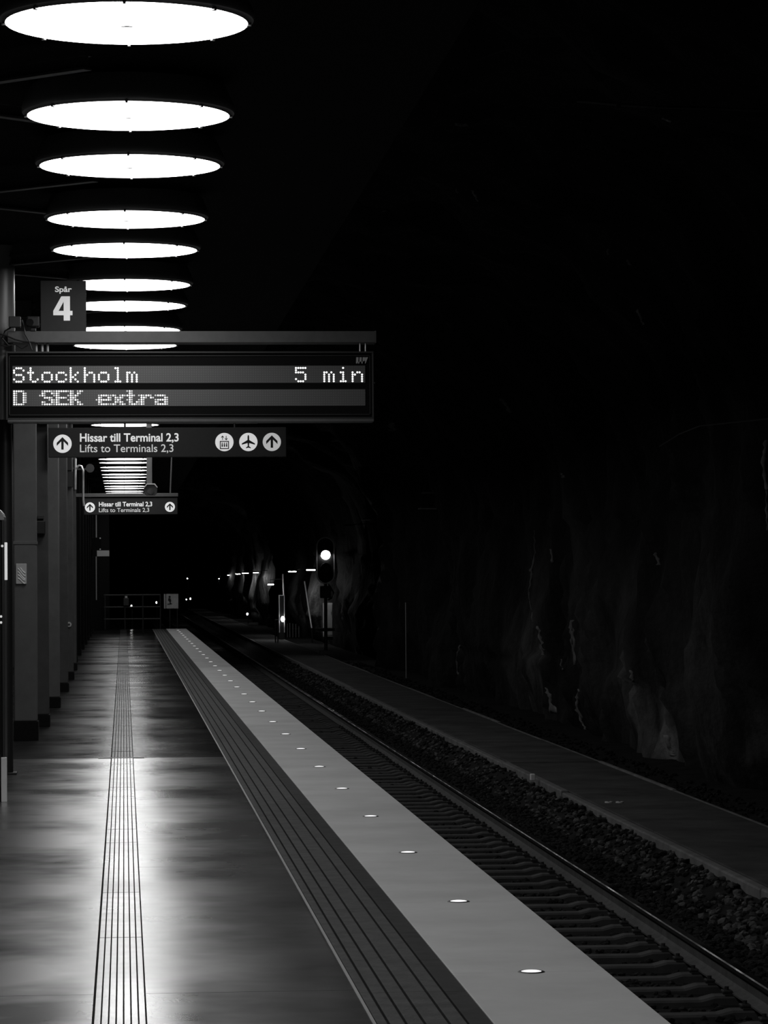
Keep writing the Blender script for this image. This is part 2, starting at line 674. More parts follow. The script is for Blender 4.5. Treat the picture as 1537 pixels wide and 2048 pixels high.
ST = [([(1068, 1060), (1072, 1105), (1063, 1140), (1060, 1185), (1067, 1245)], [2, 3, 4, 4, 4], 'mineral_dim'),
      ([(1076, 1252), (1083, 1280), (1086, 1310)], [5, 8, 6], 'mineral'),
      ([(1092, 1375), (1100, 1395), (1108, 1425)], [5, 9, 14], 'mineral'),
      ([(1143, 1240), (1144, 1270), (1150, 1330)], [8, 10, 4], 'mineral_dim'),
      ([(1158, 1378), (1153, 1410), (1163, 1440), (1172, 1460)], [4, 6, 7, 4], 'mineral'),
      ([(1122, 1318), (1126, 1340)], [3, 4], 'mineral_dim'),
      ([(1102, 1098), (1106, 1125)], [4, 5], 'mineral_dim'),
      ([(1333, 1470), (1340, 1500), (1346, 1511)], [12, 10, 14], 'mineral'),
      ([(1262, 1340), (1266, 1362)], [8, 6], 'mineral_dim'),
      ([(1532, 880), (1529, 925), (1534, 1000), (1536, 1060)], [8, 10, 7, 4], 'mineral_dim'),
      ([(1312, 1105), (1318, 1130)], [8, 10], 'mineral_dim'),
      ([(919, 1290), (915, 1320), (918, 1350)], [3, 4, 3], 'mineral_dim'),
      ([(1276, 618), (1280, 632), (1288, 648)], [5, 7, 4], 'mineral'),
      ([(945, 380), (950, 390), (956, 402)], [4, 7, 4], 'mineral'),
      ([(914, 375), (916, 385)], [3, 4], 'mineral_dim'),
      ([(1325, 235), (1333, 239), (1342, 243)], [4, 6, 3], 'mineral'),
      ([(1010, 250), (1030, 251), (1052, 252)], [3, 5, 3], 'mineral_dim'),
      ([(912, 246), (926, 248), (934, 247)], [3, 5, 3], 'mineral_dim'),
      ([(1003, 797), (1012, 810), (1022, 825)], [7, 10, 5], 'mineral_dim'),
      ([(1215, 498), (1218, 508)], [5, 6], 'mineral_dim'),
      ([(1254, 518), (1262, 530)], [4, 6], 'mineral_dim'),
      ([(1124, 946), (1128, 955)], [5, 8], 'mineral_dim'),
      ([(760, 424), (772, 420)], [5, 5], 'mineral_dim'),
      ([(784, 845), (785, 862)], [14, 15], 'mineral_dim')]
for pix, wds, mk in ST:
    P_, W_ = dense(pix, wds)
    l1 = bvh_wall.ray_cast(EYE, ray(*pix[0]).normalized(), 400)
    l2 = bvh_ceil.ray_cast(EYE, ray(*pix[0]).normalized(), 400)
    if l1[0] is not None and (l2[0] is None or l1[3] < l2[3]):
        streak(P_, W_, M[mk], wall_right, bvh_wall)
    elif l2[0] is not None:
        streak(P_, W_, M[mk], ceiling, bvh_ceil)

# ground below the track level, black end of the tunnel, dark cladding behind the columns, suspended ceiling
MB().box(-6, 10, 10, 335, -2.2, -1.75).build('ground', M['ballast'])['kind'] = 'structure'
MB().box(-8, 12, 333, 333.4, -2, 9).build('wall_back', M['blackmatt'])['kind'] = 'structure'
MB().box(-2.2, -2.0, Y0, 330, -1.7, 7).build('wall_left', M['wall'])['kind'] = 'structure'
CZ = 4.33
sc = MB().box(-2.0, 1.7, Y0, YEND, CZ, CZ+.12).build('ceiling_panel', M['ceil'])
tag(sc, 'black suspended ceiling above the platform', kind='structure')

# ------------------------------------------------------------------ track, ballast, walkway
Z_RAIL = -1.2
Z_SLP = -1.375
XC = 3.58
track = thing('railway_track', 'single railway track beside the platform with grey steel rail', 'railway track', (XC, 0, Z_SLP))
def rail(xc):
    prof = [(-.075, 0), (.075, 0), (.075, .012), (.02, .03), (.009, .05), (.009, .125), (.036, .138), (.036, .165), (.028, .173),
            (-.028, .173), (-.036, .165), (-.036, .138), (-.009, .125), (-.009, .05), (-.02, .03), (-.075, .012)]
    bm = bmesh.new()
    ya, yb = 12, 330
    a = [bm.verts.new((xc+x, ya, Z_SLP+.012+z)) for x, z in prof]
    c = [bm.verts.new((xc+x, yb, Z_SLP+.012+z)) for x, z in prof]
    bm.faces.new(a)
    bm.faces.new(c[::-1])
    for k in range(len(prof)):
        f = bm.faces.new((a[k], c[k], c[(k+1) % len(prof)], a[(k+1) % len(prof)]))
        f.material_index = 1 if k in (8, 9, 10) else 0
    m_ = MB()
    m_.bm.free()
    m_.bm = bm
    return m_.build('rail', [M['rail'], M['railtop']], track)
rail(XC-.7535)
rail(XC+.7535)
def sleeper_mesh():
    b = MB()
    sec = [(-1.3, -.16), (-1.3, 0), (-.55, 0), (-.45, -.025), (.45, -.025), (.55, 0), (1.3, 0), (1.3, -.16)]
    b.prism(sec, -.085, .085)
    o = b.build('sleeper', M['sleeper'], track)
    bmesh_bevel(o.data)
    return o
def bmesh_bevel(me, off=.015):
    bm = bmesh.new()
    bm.from_mesh(me)
    bmesh.ops.bevel(bm, geom=[e for e in bm.edges if e.calc_face_angle(0) > .5], offset=off, segments=1, affect='EDGES')
    bm.to_mesh(me)
    bm.free()
sl = sleeper_mesh()
sl.matrix_parent_inverse.identity()
sl.location = (0, 16, 0)
fb = MB()
fb.box(-.13, .13, -.075, .075, 0, .012)
for s in (-1, 1):
    fb.box(s*.105-.035, s*.105+.035, -.05, .05, .012, .035, .008)
    fb.cyl((s*.105, 0, .03), (s*.105, 0, .058), .016, 8)
fo = fb.build('rail_fastening', M['darkmetal'], sl)
fo.matrix_parent_inverse.identity()
fo.location = (.7535, 0, 0)
nsl = 0
y = 16.65
while y < 205:
    o = place('sleeper', sl.data, track, (0, y, random.uniform(-.008, .008)))
    if y < 62:
        place('rail_fastening', fo.data, o, (.7535, 0, 0))
    y += .65
    nsl += 1

# ballast: uneven bed under and beside the track, with loose stones
def bed_z(x, Y):
    if x < 4.42:
        z = Z_SLP-.07
    elif x < 4.95:
        z = Z_SLP-.07+min(1, (x-4.42)/.15)*.085
    else:
        z = Z_SLP+.015+min(1, (x-4.95)/.36)*.24
    if x > 6.5:
        z = -1.22
    return z+.025*noise.noise(Vector((x*3, Y*3, 0)))+.02*noise.noise(Vector((x*.7, Y*.7, 5)))
bm = bmesh.new()
rows = []
y = 14.0
xs_ = [1.9, 2.5, 3.0, 3.3]+[3.4+.12*k for k in range(16)]+[5.35, 6.0, 6.6]+[6.65+.15*k for k in range(13)]+[8.5]
while y < 320:
    rows.append([bm.verts.new((x, y, bed_z(x, y))) for x in xs_])
    y += .12 if y < 45 else (.4 if y < 90 else 3)
for a, c in zip(rows, rows[1:]):
    for k in range(len(xs_)-1):
        bm.faces.new((a[k], a[k+1], c[k+1], c[k]))
bm.normal_update()
protos = []
for k in range(8):
    b2 = bmesh.new()
    bmesh.ops.create_icosphere(b2, subdivisions=1, radius=1)
    rs = random.Random(k)
    for vv in b2.verts:
        vv.co *= rs.uniform(.65, 1.15)
        vv.co.z *= .7
    protos.append([vv.co.copy() for vv in b2.verts])
    faces_ = [[vv.index for vv in f.verts] for f in b2.faces]
    b2.free()
cands = []
while len(cands) < 15000:
    Y = 17+ (random.random()**1.7)*85
    r = random.random()
    if r < .40:
        x = random.uniform(4.55, 5.32)
    elif r < .85:
        x = random.uniform(3.3, 5.1)
    else:
        x = random.uniform(6.72, 7.7)
    cands.append((x, Y, random.uniform(.022, .05)))
    # stones lie between the sleepers, not on them
    if x < 4.42 and abs(((Y-16)/.65) % 1-.5) > .33:
        cands.pop()
    elif x < 4.75 and abs(x-XC-.7535) < .09:
        cands.pop()
cands.sort(key=lambda c: (0 if (4.9 < c[0] < 5.3 and c[1] > 20.5) else 1, -c[2]/c[1]))
single, mass = cands[:300], cands[300:]
vs, fs, mis = [], [], []
for (x, Y, r) in mass:
    p = random.choice(protos)
    R = Matrix.Rotation(random.uniform(0, 6.28), 3, 'Z') @ Matrix.Rotation(random.uniform(-.6, .6), 3, 'X')
    o = Vector((x, Y, bed_z(x, Y)+r*.25))
    i0 = len(vs)
    vs += [tuple(o+R @ (q*r)) for q in p]
    fs += [tuple(i0+i for i in f) for f in faces_]
    mis += [1 if (x > 4.98 and x < 6 and random.random() < .5) else 0]*len(faces_)
me = bpy.data.meshes.new('ballast_bed')
bm.to_mesh(me)
bm.free()
me.materials.append(M['ballast'])
ballast = link('ballast_bed', me)
tag(ballast, 'dark crushed stone ballast around the track', 'ballast', kind='stuff')
me = bpy.data.meshes.new('loose_stones')
me.from_pydata(vs, [], fs)
me.materials.append(M['stone'])
me.materials.append(M['stone2'])
me.polygons.foreach_set('material_index', mis)
lo = link('loose_stones', me, ballast)
lo['kind'] = 'stuff'
pm = []
for k, p in enumerate(protos):
    for mm in ('stone', 'stone2'):
        me = bpy.data.meshes.new('ballast_stone')
        me.from_pydata([tuple(q) for q in p], [], faces_)
        me.materials.append(M[mm])
        pm.append(me)
    pm.append(pm[-1])
for (x, Y, r) in single:
    o = place('ballast_stone', random.choice(pm), ballast, (x, Y, bed_z(x, Y)+r*.3))
    o.scale = (r*1.1,)*3
    o.rotation_euler = (random.uniform(-.6, .6), random.uniform(-.5, .5), random.uniform(0, 6.28))

ZW = -1.05
walk = thing('walkway', None, None, kind='structure')
walk['label'] = 'concrete walkway between track and rock wall'
y = 14.0
while y < 320:
    L = 6 if y < 110 else 40
    MB().box(5.44, 6.70, y+.006, min(y+L, 325)-.006, -1.5, ZW+random.uniform(-.006, .006), .01).build('walkway_slab', M['walk'], walk)
    dx = random.uniform(-.012, .012)
    MB().box(5.33+dx, 5.43+dx, y+.01, min(y+L, 325)-.01, -1.5, ZW+random.uniform(-.01, .015), .015).build('kerb_stone', M['kerb'], walk)
    MB().box(6.705, 6.76, y+.01, min(y+L, 325)-.01, -1.5, ZW+random.uniform(-.01, .02), .012).build('kerb_stone', M['kerb'], walk)
    y += L

# ------------------------------------------------------------------ round ceiling lamps
R0 = .556
def lamp_parts(t):
    b = MB()
    b.lathe([(R0, .0), (R0+.003, .004), (R0+.012, .012), (R0+.026, .014), (R0+.030, .02), (R0+.030, .05), (R0-.02, .16), (0.02, CZ-LAMP_H)], n=56)
    b.build('lamp_housing', M['lampring'], t, True)
    b = MB()
    b.lathe([(.002, -.001), (.3, -.0008), (.48, -.0003), (R0, .0)], n=56)
    b.build('diffuser', M['lamp'], t, True)
    b = MB()
    b.cyl((0, 0, -.012), (0, 0, 0), .016, 10)
    b.box(-.026, .026, -.010, .010, -.013, -.006)
    b.build('centre_screw', M['clip'], t)
    for k in range(8):
        a = 2*PI*k/8-.02
        b = MB()
        b.box(R0-.004, R0+.016, -.007, .007, -.009, .008, .002)
        o = b.build('fixing_clip', M['clip'], t)
        o.matrix_parent_inverse.identity()
        o.rotation_euler = (0, 0, a)
ORD = ['nearest', 'second', 'third', 'fourth', 'fifth', 'sixth', 'seventh', 'eighth', 'ninth', 'tenth', 'eleventh', 'twelfth', 'thirteenth', 'fourteenth',
       'fifteenth', 'sixteenth', 'seventeenth', 'eighteenth', 'nineteenth', 'twentieth', 'twenty-first', 'twenty-second', 'twenty-third', 'twenty-fourth',
       'twenty-fifth', 'twenty-sixth', 'twenty-seventh', 'twenty-eighth', 'twenty-ninth', 'thirtieth', 'thirty-first', 'thirty-second', 'thirty-third',
       'thirty-fourth', 'thirty-fifth', 'thirty-sixth', 'thirty-seventh', 'thirty-eighth', 'thirty-ninth', 'fortieth']
LY = []
for k in range(-2, 17):
    LY += [14.34+4.985*k, 14.34+4.985*k+2.88]
LY = [q for q in LY if q > 6.3 and q < 97]
LX = {0: .026, 1: .038, 2: .05, 3: .030, 4: .024}
idx = 0
first = None
far_data = None
for q in LY:
    vis = q > 14
    k = idx if vis else -1
    x = LX.get(k, .03) if vis else .03
    if vis:
        lab = ('%s round glowing ceiling lamp in the row over the platform%s' % (ORD[k], '' if k == 0 else ', counted from the nearest'))
        if k == 0:
            lab = 'nearest and largest round glowing ceiling lamp, at top of picture'
        idx += 1
    else:
        nb_ = len([z for z in LY if z < q])
        lab = ['round ceiling lamp farthest outside the frame', 'round ceiling lamp outside the frame, middle of three', 'round ceiling lamp just outside the top of the frame'][min(nb_, 2)]
    t = thing('ceiling_lamp', lab, 'ceiling lamp', (x, q, LAMP_H), 'round ceiling lamps over the platform')
    if first is None:
        lamp_parts(t)
        for ch in t.children:
            ch.matrix_parent_inverse.identity()
        # children were built around the origin of the lamp
        first = t
    else:
        for ch in first.children:
            c2 = ch.copy()
            if q > 55 and ch.name.startswith('diffuser'):    # the far lamps burn weaker
                if far_data is None:
                    far_data = ch.data.copy()
                    far_data.materials[0] = M['lamp_far']
                c2.data = far_data
            C.objects.link(c2)
            c2.parent = t
NL = idx

# ------------------------------------------------------------------ floor lamps in the edge
lx = 1.627
efirst = None
k = 0
for yy in [12.52+LP*i for i in range(0, 31)]:
    if yy > YEND-1:
        break
    lab = '%s small round floor lamp in the pale platform edge%s' % (ORD[k], ', nearest the camera' if k == 0 else ', counted from the nearest')
    t = thing('floor_lamp', lab, 'floor lamp', (lx, yy, .004), 'floor lamps along the platform edge')
    if efirst is None:
        b = MB().lathe([(.041, .001), (.041, .0035), (.052, .003), (.056, 0)], n=24)
        o1 = b.build('rim', M['darkmetal'], t, True)
        b = MB().lathe([(.0005, .0075), (.02, .0068), (.034, .005), (.041, .0032)], n=24)
        o2 = b.build('lens', M['edgelamp'], t, True)
        for o in (o1, o2):
            o.matrix_parent_inverse.identity()
        efirst = t
    else:
        for ch in efirst.children:
            c2 = ch.copy()
            C.objects.link(c2)
            c2.parent = t
    k += 1

# ------------------------------------------------------------------ columns on the left
def bracket_arms(t, ax, yc):
    for s in (-1, 1):
        ay = yc+s*.36
        bx_, by = -.17, ay+s*.70
        d = Vector((bx_-ax, by-ay, 0)).normalized()
        sd = Vector((-d.y, d.x, 0))
        bm = bmesh.new()
        for (zz0, zz1, hw) in ((4.165, 4.178, .03), (4.235, 4.25, .03), (4.178, 4.235, .006)):
            vs_ = []
            for pt in ((ax, ay), (bx_, by)):
                for q_ in (-hw, hw):
                    for z_ in (zz0, zz1):
                        vs_.append(bm.verts.new(Vector((pt[0], pt[1], z_))+sd*q_))
            for f in ((0, 1, 3, 2), (4, 6, 7, 5), (0, 4, 5, 1), (2, 3, 7, 6), (0, 2, 6, 4), (1, 5, 7, 3)):
                bm.faces.new([vs_[i] for i in f])
        m_ = MB()
        m_.bm.free()
        m_.bm = bm
        m_.box(ax-.14, ax+.02, ay-.04, ay+.04, 4.165, CZ)
        m_.build('bracket_arm', M['beam'], t)


def column(px1, Y, w, label, m, plinth=.16, seam=None, arms=True, depth=.24, name='column'):
    x1 = px1
    x0 = x1-w
    t = thing(name, label, 'column', ((x0+x1)/2, Y+depth/2, 0), 'columns along the platform')
    b = MB()
    b.box(x0, x1, Y, Y+depth, plinth if seam is None else plinth, CZ, .012)
    b.build('shaft', m, t)
    b = MB()
    b.box(x0-.006, x1+.012, Y-.012, Y+depth+.012, 0, plinth, .006)
    b.build('plinth', M['plinth'], t)
    if seam:
        MB().box(x0-.006, x1+.006, Y-.008, Y+depth+.008, seam-.016, seam+.016, .004).build('seam_band', M['column'], t)
    if arms:
        bracket_arms(t, x1-.05, Y+depth/2)
    return t

column(-.86, 16.73, .23, 'column beside the camera, out of the picture', M['column'])
column(-.90, 21.2, .23, 'column just outside the frame left of the departure board', M['column'])
# dark post that carries the departure board
post = thing('sign_post', 'round dark steel post that carries the departure board', 'post', (-.965, 25.76, 0))
MB().cyl((-.965, 25.76, 0), (-.965, 25.76, 2.95), .055, 24).build('lower_post', M['black'], post, True)
MB().cyl((-.985, 25.76, 2.9), (-.985, 25.76, CZ), .105, 28).build('upper_post', M['postpaint'], post, True)
bracket_arms(post, -.95, 26.1)
MB().box(-1.05, -.88, 25.68, 25.84, 0, .02, .004).build('foot_plate', M['black'], post)
c1 = column(-.862, 31.1, .225, 'pale grey column with a fire pictogram plaque and dark plinth', M['column'], plinth=.19, seam=1.955)
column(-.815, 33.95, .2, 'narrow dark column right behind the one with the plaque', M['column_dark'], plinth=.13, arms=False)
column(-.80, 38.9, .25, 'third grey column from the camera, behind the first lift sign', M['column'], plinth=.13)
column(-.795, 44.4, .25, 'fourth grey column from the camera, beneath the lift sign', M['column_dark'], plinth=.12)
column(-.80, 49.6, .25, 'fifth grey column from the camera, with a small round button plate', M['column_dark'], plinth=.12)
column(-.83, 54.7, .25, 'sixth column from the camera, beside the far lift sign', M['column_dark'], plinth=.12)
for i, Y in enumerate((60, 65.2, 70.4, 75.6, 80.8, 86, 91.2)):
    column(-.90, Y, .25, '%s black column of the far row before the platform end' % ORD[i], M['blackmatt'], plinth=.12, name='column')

# plaque with flame-like waves on the first column
p0, p1 = at(31.5, 1127, 31.08), at(53.5, 1168, 31.08)
pq = thing('wall_plaque', 'pale plaque with wavy flame strokes on grey column', 'sign', (p0.x, 31.08, p1.z))
MB().box(p0.x, p1.x, 31.078, 31.092, p1.z, p0.z, .006).build('plate', M['plaque'], pq)
ww, hh = p1.x-p0.x, p0.z-p1.z
for k in range(5):
    b = MB()
    pts = []
    for i in range(11):
        f = i/10
        fx = .88-.52*f+.10*math.sin(f*PI*1.2+.2) if k else .8-.3*f
        fz = .90-.16*k-.32*(1-(1-f)**1.0)*.0
        xx = p0.x+ww*(.20+.68*f)
        zz = p1.z+hh*(.82-.155*k-.20*f+.085*math.cos(f*PI*1.15)+(.10*f if k > 2 else 0))
        pts.append((xx, 31.076, zz))
    b.tube(pts[(3 if k == 0 else 0):], ww*.055, 6)
    b.build('wave_stroke', M['plaque_wave'], pq)

# small fittings on the columns behind
def bx(p, q, Y, d=.06):
    a, c = at(p[0], p[1], Y), at(q[0], q[1], Y)
    return min(a.x, c.x), max(a.x, c.x), Y-d, Y, min(a.z, c.z), max(a.z, c.z)
t = thing('alarm_box', 'black box with a hood mounted on the dark column behind the plaque', 'box', at(82, 1050, 33.9))
MB().box(*bx((73, 1042), (91, 1068), 33.94, .10), .008).build('case', M['black'], t)
MB().box(*bx((75, 1031), (88, 1038), 33.94, .07), .004).build('hood', M['darkmetal'], t)
c = at(138, 1249, 49.55)
t = thing('button_plate', 'small round pale button plate low on a far column', 'button', c)
MB().cyl((c.x, 49.6, c.z), (c.x, 49.57, c.z), .04, 20).build('plate', M['galv'], t)
MB().cyl((c.x, 49.57, c.z), (c.x, 49.555, c.z), .018, 14).build('button', M['darkmetal'], t)

# ------------------------------------------------------------------ departure board
YB = 25.45
beam = thing('cantilever_beam', 'grey horizontal beam above the departure board', 'beam', at(30, 674, YB))
a, c = at(-14, 663, YB), at(751, 686, YB)
BZ1, BZ0 = at(380, 662.5, YB).z, at(380, 685.5, YB).z
BX1 = c.x
MB().box(-.93, BX1, YB-.02, YB+.21, BZ0, BZ1, .004).build('box_section', M['beam'], beam)
MB().box(BX1-.001, BX1+.006, YB-.022, YB+.212, BZ0-.002, BZ1+.002).build('end_cap', M['beam'], beam)

def PX(px, Y, py=1156):
    return at(px, py, Y).x
def PZ(py, Y, px=380):
    return at(px, py, Y).z
YF = YB-.06                                  # front face of the board
xl, xrr = PX(12, YF, 770), PX(748, YF, 770)
z1, z0 = PZ(703, YF), PZ(839, YF)
board = thing('departure_board', 'black electronic departure board showing Stockholm 5 min', 'display board', ((xl+xrr)/2, YB, z0))
MB().box(xl, xrr, YF+.006, YB+.14, z0, z1, .006).build('housing', M['blackmatt'], board)
fw = .014
b = MB()
b.box(xl, xrr, YF-.012, YF+.006, z1-fw, z1, .002)
b.box(xl, xrr, YF-.012, YF+.006, z0, z0+fw, .002)
b.box(xl, xl+fw, YF-.012, YF+.006, z0+fw, z1-fw, .002)
b.box(xrr-fw, xrr, YF-.012, YF+.006, z0+fw, z1-fw, .002)
b.build('front_frame', M['darkmetal'], board)
b = MB()
iz0, iz1, ix0, ix1 = PZ(830, YF), PZ(711, YF), PX(18, YF, 770), PX(741, YF, 770)
g = .005
b.box(ix0, ix1, YF-.002, YF+.006, iz1-g, iz1)
b.box(ix0, ix1, YF-.002, YF+.006, iz0, iz0+g)
b.box(ix1-g, ix1, YF-.002, YF+.006, iz0, iz1)
b.box(ix0, ix0+g, YF-.002, YF+.006, iz0, iz1)
b.build('window_bead', M['darkmetal'], board)
MB().box(xl+.01, xrr, YF-.02, YB+.14, z0-.022, z0, .005).build('bottom_rail', M['beam'], board)
for (ya, yb) in ((731.5, 766), (779, 812)):
    MB().box(PX(25, YF, 770), PX(731, YF, 770), YF+.001, YF+.008, PZ(yb, YF), PZ(ya, YF)).build('led_strip', M['ledpanel'], board)
for px in (722, 733):
    x = PX(px, YF, 690)
    MB().cyl((x, YB+.02, z1), (x, YB+.02, BZ0), .007, 8).build('hanger_bolt', M['galv'], board)
for px in (72, 84, 95):
    x = PX(px, YF, 690)
    MB().cyl((x, YB+.04, z1), (x, YB+.04, BZ0), .011, 8).build('hanger_bolt', M['galv'], board)
x = PX(749.5, YF, 764)
MB().cyl((x-.01, YF+.05, PZ(765, YF)), (x+.008, YF+.05, PZ(765, YF)), .008, 8).build('lock', M['galv'], board)

FONT = {
 'S': ['01110', '10001', '10000', '01110', '00001', '10001', '01110'],
 't': ['01000', '01000', '11100', '01000', '01000', '01001', '00110'],
 'o': ['00000', '00000', '01110', '10001', '10001', '10001', '01110'],
 'c': ['00000', '00000', '01110', '10001', '10000', '10001', '01110'],
 'k': ['10000', '10000', '10010', '10100', '11000', '10100', '10010'],
 'h': ['10000', '10000', '10110', '11001', '10001', '10001', '10001'],
 'l': ['01100', '00100', '00100', '00100', '00100', '00100', '01110'],
 'm': ['00000', '00000', '11010', '10101', '10101', '10101', '10101'],
 '5': ['11111', '10000', '11110', '00001', '00001', '10001', '01110'],
 'i': ['00100', '00000', '01100', '00100', '00100', '00100', '01110'],
 'n': ['00000', '00000', '10110', '11001', '10001', '10001', '10001'],
 'D': ['11110', '10001', '10001', '10001', '10001', '10001', '11110'],
 'E': ['11111', '10000', '10000', '11110', '10000', '10000', '11111'],
 'K': ['10001', '10010', '10100', '11000', '10100', '10010', '10001'],
 'e': ['00000', '00000', '01110', '10001', '11111', '10000', '01110'],
 'x': ['00000', '00000', '10001', '01010', '00100', '01010', '10001'],
 'r': ['00000', '00000', '10110', '11001', '10000', '10000', '10000'],
 'a': ['00000', '00000', '01110', '00001', '01111', '10001', '01111'],
}
def dots(cols, ytop, pitchy, name, m, rad, x0, pitchx):
    """cols: list of (column, row) lit dots"""
    b = MB()
    for (cc, rr) in cols:
        p = Vector((PX(x0+cc*pitchx, YF, 770), YF+.001, PZ(ytop+rr*pitchy, YF, 380)))
        ring = []
        for k_ in range(8):
            a_ = 2*PI*k_/8
            ring.append(b.bm.verts.new(p+Vector((rad*math.cos(a_), 0, rad*math.sin(a_)))))
        top = b.bm.verts.new(p+Vector((0, -.005, 0)))
        for k_ in range(8):
            b.bm.faces.new((ring[k_], ring[(k_+1) % 8], top))
    return b.build(name, m, board)
def cells(s, c0=0):
    out = []
    for i, ch in enumerate(s):
        if ch == ' ':
            continue
        for r_, rowb in enumerate(FONT[ch]):
            for c_, bit in enumerate(rowb):
                if bit == '1':
                    out.append((c0+i*6+c_, r_))
    return out
pr = .0087
for line, row, x_first, pv, ghosts in (('Stockholm', 736.2, 28.2, 4.45, False), ('5 min', 736.2, 592.5, 4.45, False), ('D SEK extra', 782, 28.2, 4.35, True)):
    for i_, ch in enumerate(line):
        if ch == ' ':
            continue
        lit = set(cells(ch))
        xo = x_first+6*i_*4.72
        o = dots(sorted(lit), row, pv, 'led_character', M['led'], pr*(.88 if ghosts else 1), xo, 4.72)
        if ghosts:                           # the scrolling line is caught twice: dimmer dots beside the bright ones
            near = {(c_+1.0, r_) for c_, r_ in lit} - lit
            if ch != 'D':
                near |= {(c_-1.0, r_) for c_, r_ in lit if r_ % 2 == 0} - lit
            g_ = dots(sorted(near), row, pv, 'afterglow_dots', M['led_dim'], pr*.82, xo-.4, 4.72)
            g_['kind'] = 'stuff'
# slanted maker's emblem in the top corner
b = MB()
def sl_poly(pts):
    b.prism([(PX(q[0], YF, 720), PZ(q[1], YF, 724)) for q in pts], YF-.001, YF+.006)
for x_ in (713.0, 719.5, 726.0):
    sl_poly([(x_, 714.5), (x_+4.6, 714.5), (x_+3.6, 727), (x_-.4, 727)])
sl_poly([(731.5, 714.5), (736.5, 714.5), (731.5, 727), (727.5, 727)])
sl_poly([(716, 724), (731, 722), (730, 727), (715, 727)])
b.build('emblem', M['emblem'], board)

# number sign standing on the beam
YS = YB+.0
sx0, sx1, sz1 = PX(81, YS, 610), PX(172.3, YS, 610), PZ(561, YS, 126)
num = thing('track_number_sign', 'square grey sign reading Spår 4 standing on the beam', 'sign', ((sx0+sx1)/2, YS+.03, BZ1))
MB().box(sx0, sx1, YS+.01, YS+.06, BZ1, sz1, .004).build('panel', M['sign'], num)
put_mesh('word', text_mesh('Spår', PX(110, YS, 578), PX(143.5, YS, 578), PZ(583.5, YS, 126), PZ(572.5, YS, 126), YS+.01, .024, .002, (0.0, .729)), M['numeral'], num)
# the numeral is drawn as one outline with a hole
def numeral4(x0, x1, z0, z1, y):
    w_, h_ = x1-x0, z1-z0
    b = MB()
    def P2(pts):
        b.prism([(x0+w_*p, z0+h_*q) for p, q in pts], y-.003, y)
    P2([(.54, 0), (.87, 0), (.87, .22), (.54, .22)])
    P2([(0, .22), (1, .22), (1, .40), (0, .40)])
    P2([(.54, .40), (.87, .40), (.87, 1), (.54, 1)])
    P2([(0, .40), (.28, .40), (.54, .78), (.54, 1.0), (.42, 1.0)])
    return b.build('numeral', M['numeral'], num)
numeral4(PX(106.5, YS, 616), PX(145, YS, 616), PZ(641, YS, 126), PZ(592.5, YS, 126), YS+.01)

# bracket with cables where the beam meets the post
t = thing('cable_bracket', 'dark bracket with looping cables between post and beam', 'bracket', at(30, 660, YB-.03))
MB().box(*bx((18, 634), (42, 656), YB-.01, .08), .006).build('clamp', M['darkmetal'], t)
for pts in ([(0, 668), (14, 672), (30, 679), (46, 683), (70, 685)], [(44, 640), (48, 655), (50, 668), (58, 682), (64, 700)], [(2, 690), (14, 693), (30, 688), (44, 697), (56, 690)],
            [(22, 655), (10, 662), (4, 676), (16, 690), (26, 692)]):
    MB().tube([at(p[0], p[1], YB-.05) for p in pts], .007, 6).build('cable', M['black'], t, True)
t = thing('platform_camera', 'small black camera on the beam beside the number sign', 'camera', at(68, 662, YB+.02))
MB().box(*bx((54, 634), (80, 656), YB+.04, .10), .012).build('case', M['black'], t)
q = at(60, 645, YB-.07)
MB().cyl((q.x, YB-.06, q.z), (q.x, YB-.085, q.z), .03, 18).build('lens', M['glass'], t)
MB().box(*bx((62, 656), (72, 663), YB+.03, .06), .003).build('foot', M['black'], t)

